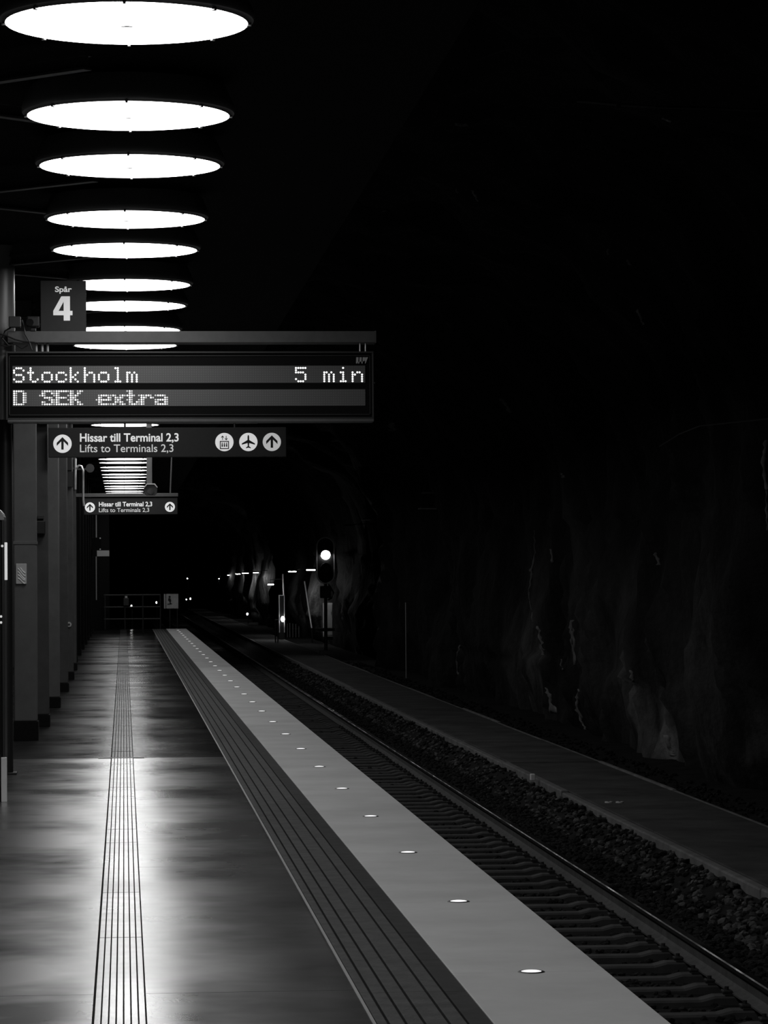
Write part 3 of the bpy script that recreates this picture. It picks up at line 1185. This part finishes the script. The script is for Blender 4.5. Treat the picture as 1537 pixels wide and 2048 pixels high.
# ------------------------------------------------------------------ signs to the lifts
def disc(cx, cz, r, y, m, parent, name='roundel', d=.004):
    MB().cyl((cx, y-d, cz), (cx, y+.002, cz), r, 40).build(name, m, parent)
def arrow(cx, cz, r, y, m, parent):
    b = MB()
    b.prism([(cx-.13*r, cz-.64*r), (cx+.13*r, cz-.64*r), (cx+.13*r, cz+.45*r), (cx-.13*r, cz+.45*r)], y-.0065, y-.003)
    b.prism([(cx, cz+.72*r), (cx-.62*r, cz+.10*r), (cx-.62*r, cz-.24*r), (cx, cz+.38*r)], y-.0068, y-.003)
    b.prism([(cx, cz+.72*r), (cx, cz+.38*r), (cx+.62*r, cz-.24*r), (cx+.62*r, cz+.10*r)], y-.0068, y-.003)
    b.build('arrow', m, parent)
def lift_icon(cx, cz, r, y, m, parent):
    b = MB()
    t_ = .10*r
    x0, x1, z0_, z1_ = cx-.50*r, cx+.50*r, cz-.76*r, cz+.12*r
    b.box(x0, x1, y-.0065, y-.003, z1_-t_, z1_)
    b.box(x0, x1, y-.0065, y-.003, z0_, z0_+t_)
    b.box(x0, x0+t_, y-.0065, y-.003, z0_, z1_)
    b.box(x1-t_, x1, y-.0065, y-.003, z0_, z1_)
    for k_ in (-1, 0, 1):
        xx = cx+k_*.24*r
        b.box(xx-.07*r, xx+.07*r, y-.0065, y-.003, cz-.52*r, cz-.22*r)
        b.cyl((xx, y-.0065, cz-.13*r), (xx, y-.003, cz-.13*r), .07*r, 10)
    for s, xx in ((1, cx-.2*r), (-1, cx+.2*r)):
        b.box(xx-.035*r, xx+.035*r, y-.0065, y-.003, cz+.22*r, cz+.68*r)
        zt = cz+.72*r if s > 0 else cz+.18*r
        b.prism([(xx, zt), (xx-.17*r, zt-s*.2*r), (xx-.10*r, zt-s*.25*r), (xx, zt-s*.1*r), (xx+.10*r, zt-s*.25*r), (xx+.17*r, zt-s*.2*r)], y-.0067, y-.003)
    b.build('lift_pictogram', m, parent)
def plane_icon(cx, cz, r, y, m, parent):
    half = [(0, .78), (.07, .70), (.09, .5), (.09, .22), (.72, -.16), (.72, -.30), (.09, -.12), (.07, -.46), (.26, -.60), (.26, -.70), (0, -.62)]
    poly = [(cx+p*r, cz+q*r) for p, q in half]+[(cx-p*r, cz+q*r) for p, q in half[-2:0:-1]]
    MB().prism(poly, y-.0065, y-.003).build('aeroplane_pictogram', m, parent)

CAPS = (0.0, .729)
Y1 = 33.75
x0, x1 = PX(97, Y1, 884), PX(573, Y1, 884)
z1, z0 = PZ(855, Y1, 335), PZ(914, Y1, 335)
s1 = thing('direction_sign', 'long grey sign to the lifts with lift and aeroplane pictograms', 'sign', ((x0+x1)/2, Y1, z0), 'signs to the lifts')
MB().box(x0, x1, Y1, Y1+.10, z0, z1, .006).build('panel', M['sign'], s1)
MB().box(-.90, x1-.3, Y1+.02, Y1+.199, PZ(846, Y1, 335), PZ(838, Y1, 335), .004).build('carrier_beam', M['beam'], s1)
for px in (140, 250, 470):
    xx = PX(px, Y1, 850)
    MB().cyl((xx, Y1+.05, z1-.005), (xx, Y1+.05, PZ(845, Y1, 335)), .012, 10).build('hanger', M['darkmetal'], s1)
put_mesh('upper_line', text_mesh('Hissar till Terminal 2,3', PX(160, Y1, 874), PX(357.5, Y1, 874), PZ(882.8, Y1, 260), PZ(866, Y1, 260), Y1, .020, .003, CAPS), M['signtext'], s1)
put_mesh('lower_line', text_mesh('Lifts to Terminals 2,3', PX(160, Y1, 896), PX(347, Y1, 896), PZ(904, Y1, 260), PZ(888, Y1, 260), Y1, .006, .003, CAPS), M['signgrey'], s1)
rr = 18.3*Y1/F
zc = PZ(887.5, Y1, 125)
disc(PX(125, Y1, 887), zc, rr, Y1, M['signtext'], s1)
arrow(PX(125, Y1, 887), zc, rr, Y1, M['black'], s1)
zc = PZ(884, Y1, 497)
disc(PX(449, Y1, 884), zc, rr, Y1, M['signtext'], s1)
lift_icon(PX(449, Y1, 884), zc, rr, Y1, M['black'], s1)
disc(PX(497, Y1, 884), zc, rr, Y1, M['signtext'], s1)
plane_icon(PX(497, Y1, 884), zc, rr, Y1, M['black'], s1)
disc(PX(544, Y1, 884), zc, rr, Y1, M['signgrey'], s1)
arrow(PX(544, Y1, 884), zc, rr, Y1, M['black'], s1)

Y2 = 54.85
x0, x1 = PX(168, Y2, 1012), PX(355.5, Y2, 1012)
z1, z0 = PZ(996, Y2, 262), PZ(1029, Y2, 262)
s2 = thing('direction_sign', 'smaller far sign to the lifts with an arrow at each end', 'sign', ((x0+x1)/2, Y2, z0), 'signs to the lifts')
MB().box(x0, x1, Y2, Y2+.10, z0, z1, .006).build('panel', M['sign'], s2)
bz0, bz1 = PZ(993.5, Y2, 262), PZ(986.5, Y2, 262)
MB().box(-.84, PX(356.5, Y2, 990), Y2-.02, Y2+.09, bz0, bz1, .004).build('carrier_beam', M['beam'], s2)
for px in (210, 310):
    xx = PX(px, Y2, 994)
    MB().cyl((xx, Y2+.05, z1-.005), (xx, Y2+.05, bz0+.005), .012, 8).build('hanger', M['darkmetal'], s2)
a = at(341, 988, Y2+.05)
MB().cyl(a, (a.x+.055, Y2+.05, CZ+.005), .014, 10).build('suspension_rod', M['beam'], s2)
put_mesh('upper_line', text_mesh('Hissar till Terminal 2,3', PX(198, Y2, 1008), PX(304.5, Y2, 1008), PZ(1012.6, Y2, 250), PZ(1003.4, Y2, 250), Y2, .020, .003, CAPS), M['signtext'], s2)
put_mesh('lower_line', text_mesh('Lifts to Terminals 2,3', PX(198, Y2, 1020), PX(298.5, Y2, 1020), PZ(1024, Y2, 250), PZ(1015.6, Y2, 250), Y2, .006, .003, CAPS), M['signgrey'], s2)
rr = 10.0*Y2/F
for px, py in ((180, 1014.8), (340, 1013.8)):
    zc = PZ(py, Y2, px)
    disc(PX(px, Y2, py), zc, rr, Y2, M['signtext'], s2)
    arrow(PX(px, Y2, py), zc, rr, Y2, M['black'], s2)

# hanging camera in front of the far sign
YC = 50.0
q = at(299, 965, YC)
hc = thing('hanging_camera', 'surveillance camera hanging on a square pole before the far sign', 'camera', (q.x, YC, CZ))
MB().box(q.x-.045, q.x+.045, YC-.04, YC+.04, q.z-.02, CZ, .006).build('pole', M['beam'], hc)
c0, c1 = at(288, 968, YC), at(315, 991, YC)
cx_, cz_ = (c0.x+c1.x)/2, (c0.z+c1.z)/2
b = MB()
w_, h_ = (c1.x-c0.x)/2, (c0.z-c1.z)/2
b.prism([(cx_-w_*.6, cz_+h_), (cx_+w_*.6, cz_+h_), (cx_+w_, cz_+h_*.3), (cx_+w_*.9, cz_-h_*.7), (cx_+w_*.6, cz_-h_), (cx_-w_*.6, cz_-h_), (cx_-w_*.9, cz_-h_*.7), (cx_-w_, cz_+h_*.3)], YC-.16, YC+.06)
b.build('housing', M['darkmetal'], hc)
b = MB().prism([(cx_-w_*.62, cz_+h_*1.02), (cx_+w_*.62, cz_+h_*1.02), (cx_+w_*1.04, cz_+h_*.35), (cx_+w_*.9, cz_+h_*.33), (cx_+w_*.52, cz_+h_*.85), (cx_-w_*.52, cz_+h_*.85), (cx_-w_*.9, cz_+h_*.33), (cx_-w_*1.04, cz_+h_*.35)], YC-.20, YC+.06)
b.build('sun_hood', M['galv'], hc)
MB().cyl((cx_, YC-.175, cz_-.03), (cx_, YC-.16, cz_-.03), .05, 20).build('lens', M['glass'], hc)

# bright galvanised conduits beside the far sign
cq = thing('cable_conduit', 'galvanised conduit with a bend beside the far lift sign', 'pipe', at(148, 980, 54.66))
MB().tube([at(151, 917, 54.66), at(150.8, 940, 54.66), at(150.5, 979, 54.66)], .024, 8).build('straight_pipe', M['galv'], cq, True)
MB().tube([at(151, 937, 54.66), at(158, 931, 54.66), at(163, 932, 54.66), at(166.5, 941, 54.66), at(166.5, 960, 54.66), at(166.5, 1000, 54.66), at(168, 1012, 54.66)], .02, 8).build('bent_pipe', M['galv'], cq, True)
MB().box(*bx((143, 935), (153, 939), 54.69, .05)).build('pipe_clamp', M['darkmetal'], cq)
q = at(178, 937, 54.4)
ls = thing('loudspeaker', 'dark loudspeaker horn above the far lift sign', 'loudspeaker', q)
MB().cyl((q.x, 54.45, q.z), (q.x+.02, 54.25, q.z), .035, 20, .075).build('horn', M['darkmetal'], ls, True)
MB().cyl((q.x, 54.52, q.z), (q.x, 54.45, q.z), .045, 16).build('driver', M['black'], ls)
MB().box(q.x-.02, q.x+.02, 54.5, 54.70, q.z-.015, q.z+.015).box(-.86, q.x+.02, 54.66, 54.699, q.z-.015, q.z+.015).build('bracket', M['darkmetal'], ls)
sb = thing('speaker_box', 'black boxes fixed high on the fifth column beneath the first lift sign', 'box', at(136, 970, 49.5))
MB().box(*bx((124, 914), (144, 942), 49.58, .12), .01).build('upper_box', M['black'], sb)
MB().box(*bx((128, 942), (146, 975), 49.58, .10), .01).build('lower_box', M['black'], sb)

# ------------------------------------------------------------------ information kiosk at the left edge
YK = 22.6
kx1 = PX(9.5, YK, 1300)
kz1 = PZ(1012, YK, 5)
ki = thing('information_kiosk', 'tall black glossy kiosk with rounded chrome top at left edge', 'kiosk', (kx1-.25, YK+.2, 0))
MB().box(kx1-.5, kx1-.012, YK+.02, YK+.40, .10, kz1-.10, .015).build('body', M['black'], ki)
b = MB()
prof = [(kx1-.5, kz1-.10)]+[(kx1-.10+.10*math.sin(a_*PI/12), kz1-.10+.10*math.cos(a_*PI/12)) for a_ in range(0, 7)]
prof = [(kx1-.5, kz1-.10), (kx1-.5, kz1)]+prof[1:]
b.prism(prof, YK, YK+.42)
b.build('rounded_top', M['chrome'], ki)
MB().box(kx1-.47, kx1-.03, YK+.008, YK+.02, .35, kz1-.14).build('glass_front', M['glass'], ki)
MB().box(kx1-.02, kx1, YK, YK+.42, .10, kz1-.10, .004).build('corner_post', M['darkmetal'], ki)
MB().box(kx1-.03, kx1+.012, YK-.012, YK+.02, 0.0, .32, .004).build('foot_cladding', M['paper'], ki)  # white colour stands in for bright reflections on a chrome foot
MB().box(kx1-.5, kx1-.03, YK+.02, YK+.40, 0, .10, .004).build('plinth', M['plinth'], ki)
MB().box(*bx((9.5, 1085), (15, 1160), YK+.06, .05), .003).build('lit_strip', M['strip'], ki)
for (px, py) in ((4.5, 1092), (2, 1233), (2, 1245)):
    q = at(px, py, YK)
    MB().cyl((q.x, YK+.012, q.z), (q.x, YK-.004, q.z), .009, 12).build('indicator_lamp', M['strip'], ki)

# ------------------------------------------------------------------ platform end: cabin, railing, notice
YE = 98.6
ex1 = PX(219, YE, 1200)
en = thing('end_cabin', 'dark cabin at the platform end with a pale band', 'cabin', (ex1-.7, YE+.6, 0))
MB().box(-1.98, ex1, YE, YE+1.4, -1.4, CZ, .01).build('walls', M['plinth'], en)
q0, q1 = at(194, 1101, YE-.01), at(219, 1112.5, YE-.01)
MB().box(q0.x, ex1+.002, YE-.012, YE+.3, q1.z, q0.z).build('pale_band', M['plaque'], en)
for (pa, pb) in ((1030, 1075), (1113, 1200)):
    q0, q1 = at(191.5, pa, YE-.01), at(194, pb, YE-.01)
    MB().box(q0.x, q1.x, YE-.03, YE+.001, q1.z, q0.z).build('corner_strip', M['trim'], en)
YN = 91.0
nb = thing('notice_board', 'black board with four bright corner screws near the platform end', 'sign', at(180, 1087, YN))
q0, q1 = at(155, 1076, YN), at(203, 1099, YN)
MB().box(q0.x, q1.x, YN-.03, YN, q1.z, q0.z, .004).build('panel', M['blackmatt'], nb)
MB().box(-1.05, -.95, YN-.01, YN+.199, (q0.z+q1.z)/2-.06, (q0.z+q1.z)/2+.06).build('arm', M['blackmatt'], nb)
for px in (157, 200.5):
    for py in (1076.5, 1098.5):
        q = at(px, py, YN-.03)
        MB().cyl((q.x, YN-.05, q.z), (q.x, YN-.02, q.z), .022, 10).build('corner_screw', M['galv'], nb)

YR = 98.3
rl = thing('end_railing', 'dark tubular railing across the far platform end', 'railing', at(270, 1258, YR))
ra, rb = PX(208, YR, 1214), PX(322, YR, 1214)
for py in (1190, 1214, 1238):
    zz = PZ(py, YR, 265)
    MB().cyl((ra, YR, zz), (rb, YR, zz), .022, 10).build('rail_tube', M['tube'], rl)
for px in (210, 250, 286, 321):
    xx = PX(px, YR, 1214)
    MB().cyl((xx, YR, -.06), (xx, YR, PZ(1189, YR, 265)), .024, 10).build('post', M['darkmetal'], rl)
q0, q1 = at(328, 1188, YR), at(357, 1217, YR)
ns = thing('warning_notice', 'pale square notice with a person pictogram on the end railing', 'sign', ((q0.x+q1.x)/2, YR, q1.z))
MB().box(q0.x+.07, q1.x, YR-.03, YR, q1.z, q0.z, .004).build('panel', M['paint'], ns)
MB().box(q0.x, q0.x+.05, YR-.02, YR, q1.z, q0.z).build('edge_strip', M['paint'], ns)
b = MB()
def np_(fx, fz):
    return (q0.x+.09+(q1.x-q0.x-.1)*fx, q1.z+(q0.z-q1.z)*fz)
c_ = np_(.25, .80)
b.cyl((c_[0], YR-.036, c_[1]), (c_[0], YR-.029, c_[1]), .035, 12)
b.prism([np_(.15, .72), np_(.32, .70), np_(.40, .52), np_(.33, .44), np_(.22, .48), np_(.10, .56)], YR-.036, YR-.029)
b.prism([np_(.22, .48), np_(.33, .46), np_(.40, .30), np_(.30, .28)], YR-.036, YR-.029)
b.prism([np_(.05, .27), np_(.45, .30), np_(.45, .36), np_(.05, .33)], YR-.036, YR-.029)
b.build('person_pictogram', M['black'], ns)
b = MB()
xx = (q0.x+q1.x)/2
for px in (340, 355):
    xp = PX(px, YR, 1217)
    b.cyl((xp, YR+.01, -.4), (xp, YR+.01, q0.z-.02), .018, 8)
b.build('post', M['darkmetal'], ns)
bn = thing('end_lamp_box', 'small grey box on the end railing, left of the notice', 'box', at(253, 1205, YR-.05))
MB().box(*bx((247, 1196), (258, 1211), YR-.03, .08), .01).build('case', M['darkmetal'], bn)
MB().box(*bx((250, 1192), (255, 1196), YR-.03, .05), .004).build('cap', M['galv'], bn)

# small lamps far along the tunnel
def marker(px, py, Y, label, r=.06, zfoot=None):
    q = at(px, py, Y)
    t = thing('marker_lamp', label, 'lamp', (q.x, Y, q.z))
    MB().cyl((q.x, Y+.08, q.z), (q.x, Y, q.z), r*1.25, 16).build('housing', M['black'], t)
    b = MB()
    bm2 = bmesh.new()
    bmesh.ops.create_uvsphere(bm2, u_segments=12, v_segments=8, radius=r, matrix=Matrix.Translation((q.x, Y-.01, q.z)) @ Matrix.Diagonal((.75, .5, 1, 1)))
    b.merge(bm2)
    b.build('lens', M['spot'], t, True)
    zf = -1.38 if zfoot is None else zfoot
    MB().cyl((q.x+.12*r/.06*.3, Y+.1, zf), (q.x+.12*r/.06*.3, Y+.1, q.z+.05), .02, 8).build('mast', M['darkmetal'], t)
marker(263, 1212, 104, 'small bright lamp behind the end railing, near its middle', .035)
marker(313, 1205, 140, 'small bright lamp just left of the pale notice', .045)
marker(373, 1199, 230, 'dimmer left one of the two tunnel lamps right of the notice', .05)
marker(381, 1197.5, 225, 'brighter right one of the two tunnel lamps right of the notice', .07)
marker(375, 1157, 240, 'single small tunnel lamp high above the notice', .055)
marker(495, 1228, 190, 'small bright lamp low by the lit rock wall', .075)

# ------------------------------------------------------------------ signal and lit niches on the right
YG = 107.0
q = at(651.5, 1120, YG)
sg = thing('railway_signal', 'tall railway signal with oblong black plate and one bright lamp', 'signal', (q.x, YG, ZW))
hw = 17.3*YG/F
zt, zb = PZ(1075, YG, 651), PZ(1167, YG, 651)
def capsule(w, top, bot, n=14):
    cz1, cz0 = top-w, bot+w
    pts = [(q.x+w*math.cos(PI*k/n), cz1+w*math.sin(PI*k/n)) for k in range(n+1)]
    pts += [(q.x-w*math.cos(PI*k/n), cz0-w*math.sin(PI*k/n)) for k in range(n+1)]
    return pts
MB().prism(capsule(hw*.9, zt-hw*.1, zb+hw*.1), YG, YG+.03).build('back_plate', M['blackmatt'], sg)
b = MB()
o_, i_ = capsule(hw*1.06, zt+hw*.06, zb-hw*.06), capsule(hw*.93, zt-hw*.07, zb+hw*.07)
n_ = len(o_)
A = [b.bm.verts.new((x, YG-.02, z)) for x, z in o_]
B_ = [b.bm.verts.new((x, YG-.02, z)) for x, z in i_]
A2 = [b.bm.verts.new((x, YG+.02, z)) for x, z in o_]
B2 = [b.bm.verts.new((x, YG+.02, z)) for x, z in i_]
for k in range(n_):
    j = (k+1) % n_
    b.bm.faces.new((A[k], A[j], B_[j], B_[k]))
    b.bm.faces.new((A2[j], A2[k], B2[k], B2[j]))
    b.bm.faces.new((A[j], A[k], A2[k], A2[j]))
    b.bm.faces.new((B_[k], B_[j], B2[j], B2[k]))
b.build('white_rim', M['signalrim'], sg)
zl = PZ(1110, YG, 651)
lr = 9.0*YG/F
def hood(zc_, lit):
    b = MB()
    b.cyl((q.x, YG-.05, zc_), (q.x, YG+.0, zc_), lr, 28)
    b.build('lens', M['signal'] if lit else M['signaldark'], sg)
    b = MB()
    for k in range(12):
        a0, a1 = PI*(k/12), PI*((k+1)/12)
        r0, r1 = lr*1.06, lr*1.16
        pts = [(q.x+r0*math.cos(a0), zc_+r0*math.sin(a0)), (q.x+r1*math.cos(a0), zc_+r1*math.sin(a0)), (q.x+r1*math.cos(a1), zc_+r1*math.sin(a1)), (q.x+r0*math.cos(a1), zc_+r0*math.sin(a1))]
        b.prism(pts, YG-.22, YG)
    b.build('hood', M['blackmatt'], sg)
hood(zl, True)
hood(PZ(1136, YG, 651), False)
MB().cyl((q.x, YG+.1, ZW), (q.x, YG+.1, zt-.3), .06, 14).build('mast', M['darkmetal'], sg)
MB().box(*bx((640, 1172), (662, 1196), YG+.12, .22), .02).build('junction_box', M['black'], sg)
MB().tube([at(657, 1168, YG), at(662, 1176, YG), at(668, 1186, YG), at(664, 1196, YG), at(656, 1200, YG)], .03, 8).build('cable_loop', M['darkmetal'], sg, True)
MB().box(*bx((638, 1256), (668, 1262), YG+.2, .5), .01).build('foot_step', M['darkmetal'], sg)
MB().box(q.x-.22, q.x+.22, YG-.1, YG+.3, ZW, ZW+.12, .01).build('base', M['body'], sg)

YP = 131.0
a, c = at(647, 1206, YP), at(666, 1258, YP)
eq = thing('equipment_cabinet', 'pale equipment cabinet behind the signal mast', 'cabinet', ((a.x+c.x)/2, YP, ZW))
MB().box(a.x, c.x, YP, YP+.4, ZW+.12, a.z, .02).build('body', M['paint'], eq)
MB().box(a.x+.02, c.x-.02, YP-.012, YP, ZW+.2, a.z-.06, .004).build('door', M['paint'], eq)
MB().box(c.x-.07, c.x-.05, YP-.03, YP-.01, .0, .12).build('handle', M['darkmetal'], eq)
MB().box(a.x, c.x, YP, YP+.4, ZW, ZW+.12).build('plinth', M['plinth'], eq)

def wall_x(x, Y, z):                          # where the rock is, going right from a lamp
    loc = bvh_wall.ray_cast(Vector((x, Y, z)), Vector((1, 0, 0)), 20)[0]
    return loc.x+.02 if loc is not None else x+.6


def batten(px, py, Y, label, wpx=20, em='batten'):
    q = at(px, py, Y)
    w = wpx*Y/F/2
    t = thing('wall_lamp', label, 'wall lamp', (q.x, Y, q.z), 'lamps along the tunnel wall')
    MB().box(q.x-w, q.x+w, Y-.08, Y+.08, q.z+.0, q.z+.07, .01).build('housing', M['darkmetal'], t)
    MB().box(q.x-w*.9, q.x+w*.9, Y-.075, Y+.075, q.z-.036, q.z-.001, .008).build('tube_cover', M[em], t)
    MB().tube([(q.x+w*.8, Y, q.z+.06), (q.x+w+.25, Y, q.z+.12), (wall_x(q.x, Y, q.z+.1), Y, q.z+.10)], .018, 6).build('bracket', M['darkmetal'], t)
batten(622, 1139, 130.0, 'lit batten lamp right next to the signal plate', 19)
batten(585, 1142.5, 141, 'lit batten lamp second left from the signal plate', 17)
batten(512, 1145, 178, 'lit batten lamp over the bulging bright rock', 12)
batten(491, 1146, 195, 'fourth lit lamp along the tunnel wall, left of the bright rock', 14)
batten(476, 1147.5, 210, 'fifth lit lamp along the tunnel wall, small', 10)
batten(457, 1150, 240, 'sixth lit lamp along the tunnel wall, tiny', 4)
batten(440, 1157, 260, 'last lit lamp along the tunnel wall, tiny and lowest', 6)
for (px, py, Y, lb, w) in ((857, 1017.5, 80, 'unlit batten on the dark rock wall, nearest', 40), (857, 986, 82, 'unlit pipe end above the nearest unlit batten', 26), (732, 1040, 101, 'unlit batten on the dark rock wall, middle one', 17), (694, 1052, 110, 'unlit batten on the dark rock wall, farthest one', 14)):
    q = at(px, py, Y)
    w2 = w*Y/F/2
    t = thing('unlit_lamp', lb, 'wall lamp', (q.x, Y, q.z), 'unlit lamps on the rock wall')
    MB().box(q.x-w2, q.x+w2, Y-.07, Y+.07, q.z-.015, q.z+.015, .005).build('cover', M['paint'], t)
    MB().box(q.x-w2*.8, q.x+w2*.8, Y-.05, Y+.05, q.z+.015, q.z+.06).build('housing', M['darkmetal'], t)
    MB().tube([(q.x+w2*.8, Y, q.z+.03), (q.x+w2+.2, Y, q.z+.06), (wall_x(q.x, Y, q.z+.08), Y, q.z+.08)], .018, 6).build('bracket', M['darkmetal'], t)

# white-framed cabinet with lamp, arm lamp, posts and leaning pole
YT = 132.0
a, c = at(558, 1190, YT), at(570, 1262, YT)
tc = thing('trackside_cabinet', 'narrow white-framed cabinet beside the bright low lamp', 'cabinet', ((a.x+c.x)/2, YT, ZW))
MB().box(a.x, c.x, YT, YT+.3, ZW, a.z, .01).build('body', M['darkmetal'], tc)
b = MB()
fw = .035
b.box(a.x, c.x, YT-.03, YT, a.z-fw, a.z)
b.box(a.x, a.x+fw, YT-.03, YT, ZW+.3, a.z-fw)
b.box(c.x-fw, c.x, YT-.03, YT, ZW+.3, a.z-fw)
b.build('front_frame', M['paper'], tc)
MB().cyl((c.x-.03, YT+.15, a.z), at(566, 1148, YT+.15), .03, 10).build('lamp_mast', M['paint'], tc)
q = at(566, 1238, YT-.1)
lw = thing('bulkhead_lamp', 'bright round lamp low on the white-framed cabinet', 'lamp', q)
MB().cyl((q.x, YT, q.z), (q.x, YT-.05, q.z), .12, 18).build('housing', M['darkmetal'], lw)
b = MB()
bm2 = bmesh.new()
bmesh.ops.create_uvsphere(bm2, u_segments=14, v_segments=10, radius=.09, matrix=Matrix.Translation((q.x, YT-.07, q.z)) @ Matrix.Diagonal((.9, .6, 1.35, 1)))
b.merge(bm2)
b.build('lens', M['spot'], lw, True)
q = at(542, 1168, YT)
al = thing('arm_lamp', 'bright oblong lamp on a thin arm left of the cabinet mast', 'lamp', q)
MB().box(q.x-.13, q.x+.13, YT-.05, YT+.12, q.z, q.z+.05, .012).build('housing', M['darkmetal'], al)
MB().box(q.x-.12, q.x+.12, YT-.055, YT+.11, q.z-.05, q.z+.0, .015).build('lens', M['batten'], al)
MB().tube([(q.x, YT+.05, q.z+.05), at(541, 1160, YT+.05), at(552, 1158.5, YT+.05), at(564, 1158, YT+.05)], .012, 6).build('arm', M['darkmetal'], al)
YQ = 137.0
gp = thing('guard_posts', 'row of thin pale posts under the rock by the walkway', 'railing', at(587, 1290, YQ))
for px, yt in ((575, 1247), (580, 1246), (586, 1247), (592, 1248), (598, 1252)):
    q = at(px, yt, YQ)
    MB().cyl((q.x, YQ, ZW), (q.x, YQ, q.z), .022, 8).build('post', M['galv'], gp)
q0, q1 = at(573, 1258, YQ), at(600, 1258, YQ)
MB().cyl((q0.x, YQ+.03, q0.z), (q1.x, YQ+.03, q1.z), .012, 6).build('cross_tube', M['darkmetal'], gp)
g2 = thing('guard_posts', 'pair of thin posts below the white-framed cabinet', 'railing', at(553, 1280, 126))
for px, yt in ((551, 1241), (556, 1243)):
    q = at(px, yt, 126)
    MB().cyl((q.x, 126, ZW), (q.x, 126, q.z), .025, 8).build('post', M['galv'], g2)
q = at(552, 1240, 126)
MB().box(q.x-.05, q.x+.10, 125.97, 126.03, q.z-.01, q.z+.03).build('top_cap', M['galv'], g2)
lp = thing('leaning_pole', 'long thin pale pole leaning between cabinet and signal', 'pole', at(625, 1265, 133))
MB().tube([at(609.5, 1163, 134), at(617, 1212, 133.5), at(624, 1258, 133)], .03, 8).build('rod', M['paper'], lp, True)
MB().tube([at(624, 1256, 133), at(625, 1287, 133)], .035, 8).build('foot', M['darkmetal'], lp)

# thin pipe up the rock, faint cables under the vault
q = at(813, 1352, 84)
pp = thing('drain_pipe', 'thin vertical pipe standing before the dark rock wall', 'pipe', (q.x, 84, -1.3))
MB().cyl((q.x, 84, -1.19), (q.x, 84, at(813, 1205, 84).z), .017, 10).build('pipe', M['galv'], pp)
MB().box(q.x-.05, q.x+.05, 83.97, 84.03, -1.20, -1.15).build('foot', M['darkmetal'], pp)
cb = thing('vault_cable', 'faint cable with a clamp high under the rock vault', 'cable', at(1235, 208, 26.5))
MB().tube([at(1155, 202, 26.5), at(1195, 205, 26.5), at(1235, 209, 26.5), at(1312, 214, 26.5), at(1400, 216, 26.8), at(1560, 222, 27.2)], .014, 6).build('cable', M['beam'], cb)
q = at(1237, 212, 26.5)
MB().box(q.x-.02, q.x+.02, 26.47, 26.53, q.z-.025, q.z+.03).build('clamp', M['darkmetal'], cb)
c2 = thing('wall_cable', 'thin slanting cable before the rock wall', 'cable', at(1360, 870, 38))
MB().tube([at(1320, 893, 40), at(1360, 868, 38.5), at(1400, 852, 37), at(1560, 835, 34)], .008, 6).build('cable', M['darkmetal'], c2)

# litter and plates on the walkway
q = on_z(1066, 1557, ZW+.03)
tag(MB().box(q.x-.03, q.x+.03, q.y-.05, q.y+.05, ZW+.005, ZW+.09, .01).build('paper_scrap', M['paper']), 'small white crumpled paper scrap on the walkway kerb', 'litter')
for px, lb in ((1218, 'left of two small pale cover plates on the walkway'), (1240, 'right of two small pale cover plates on the walkway')):
    q = on_z(px, 1605.5, ZW)
    t = thing('cover_plate', lb, 'plate', (q.x, q.y, ZW), 'cover plates on the walkway')
    MB().cyl((q.x, q.y, ZW-.002), (q.x, q.y, ZW+.014), .045, 16).build('plate', M['paper'], t)
    MB().cyl((q.x, q.y, ZW+.014), (q.x, q.y, ZW+.02), .012, 8).build('bolt', M['darkmetal'], t)

bpy.context.view_layer.update()
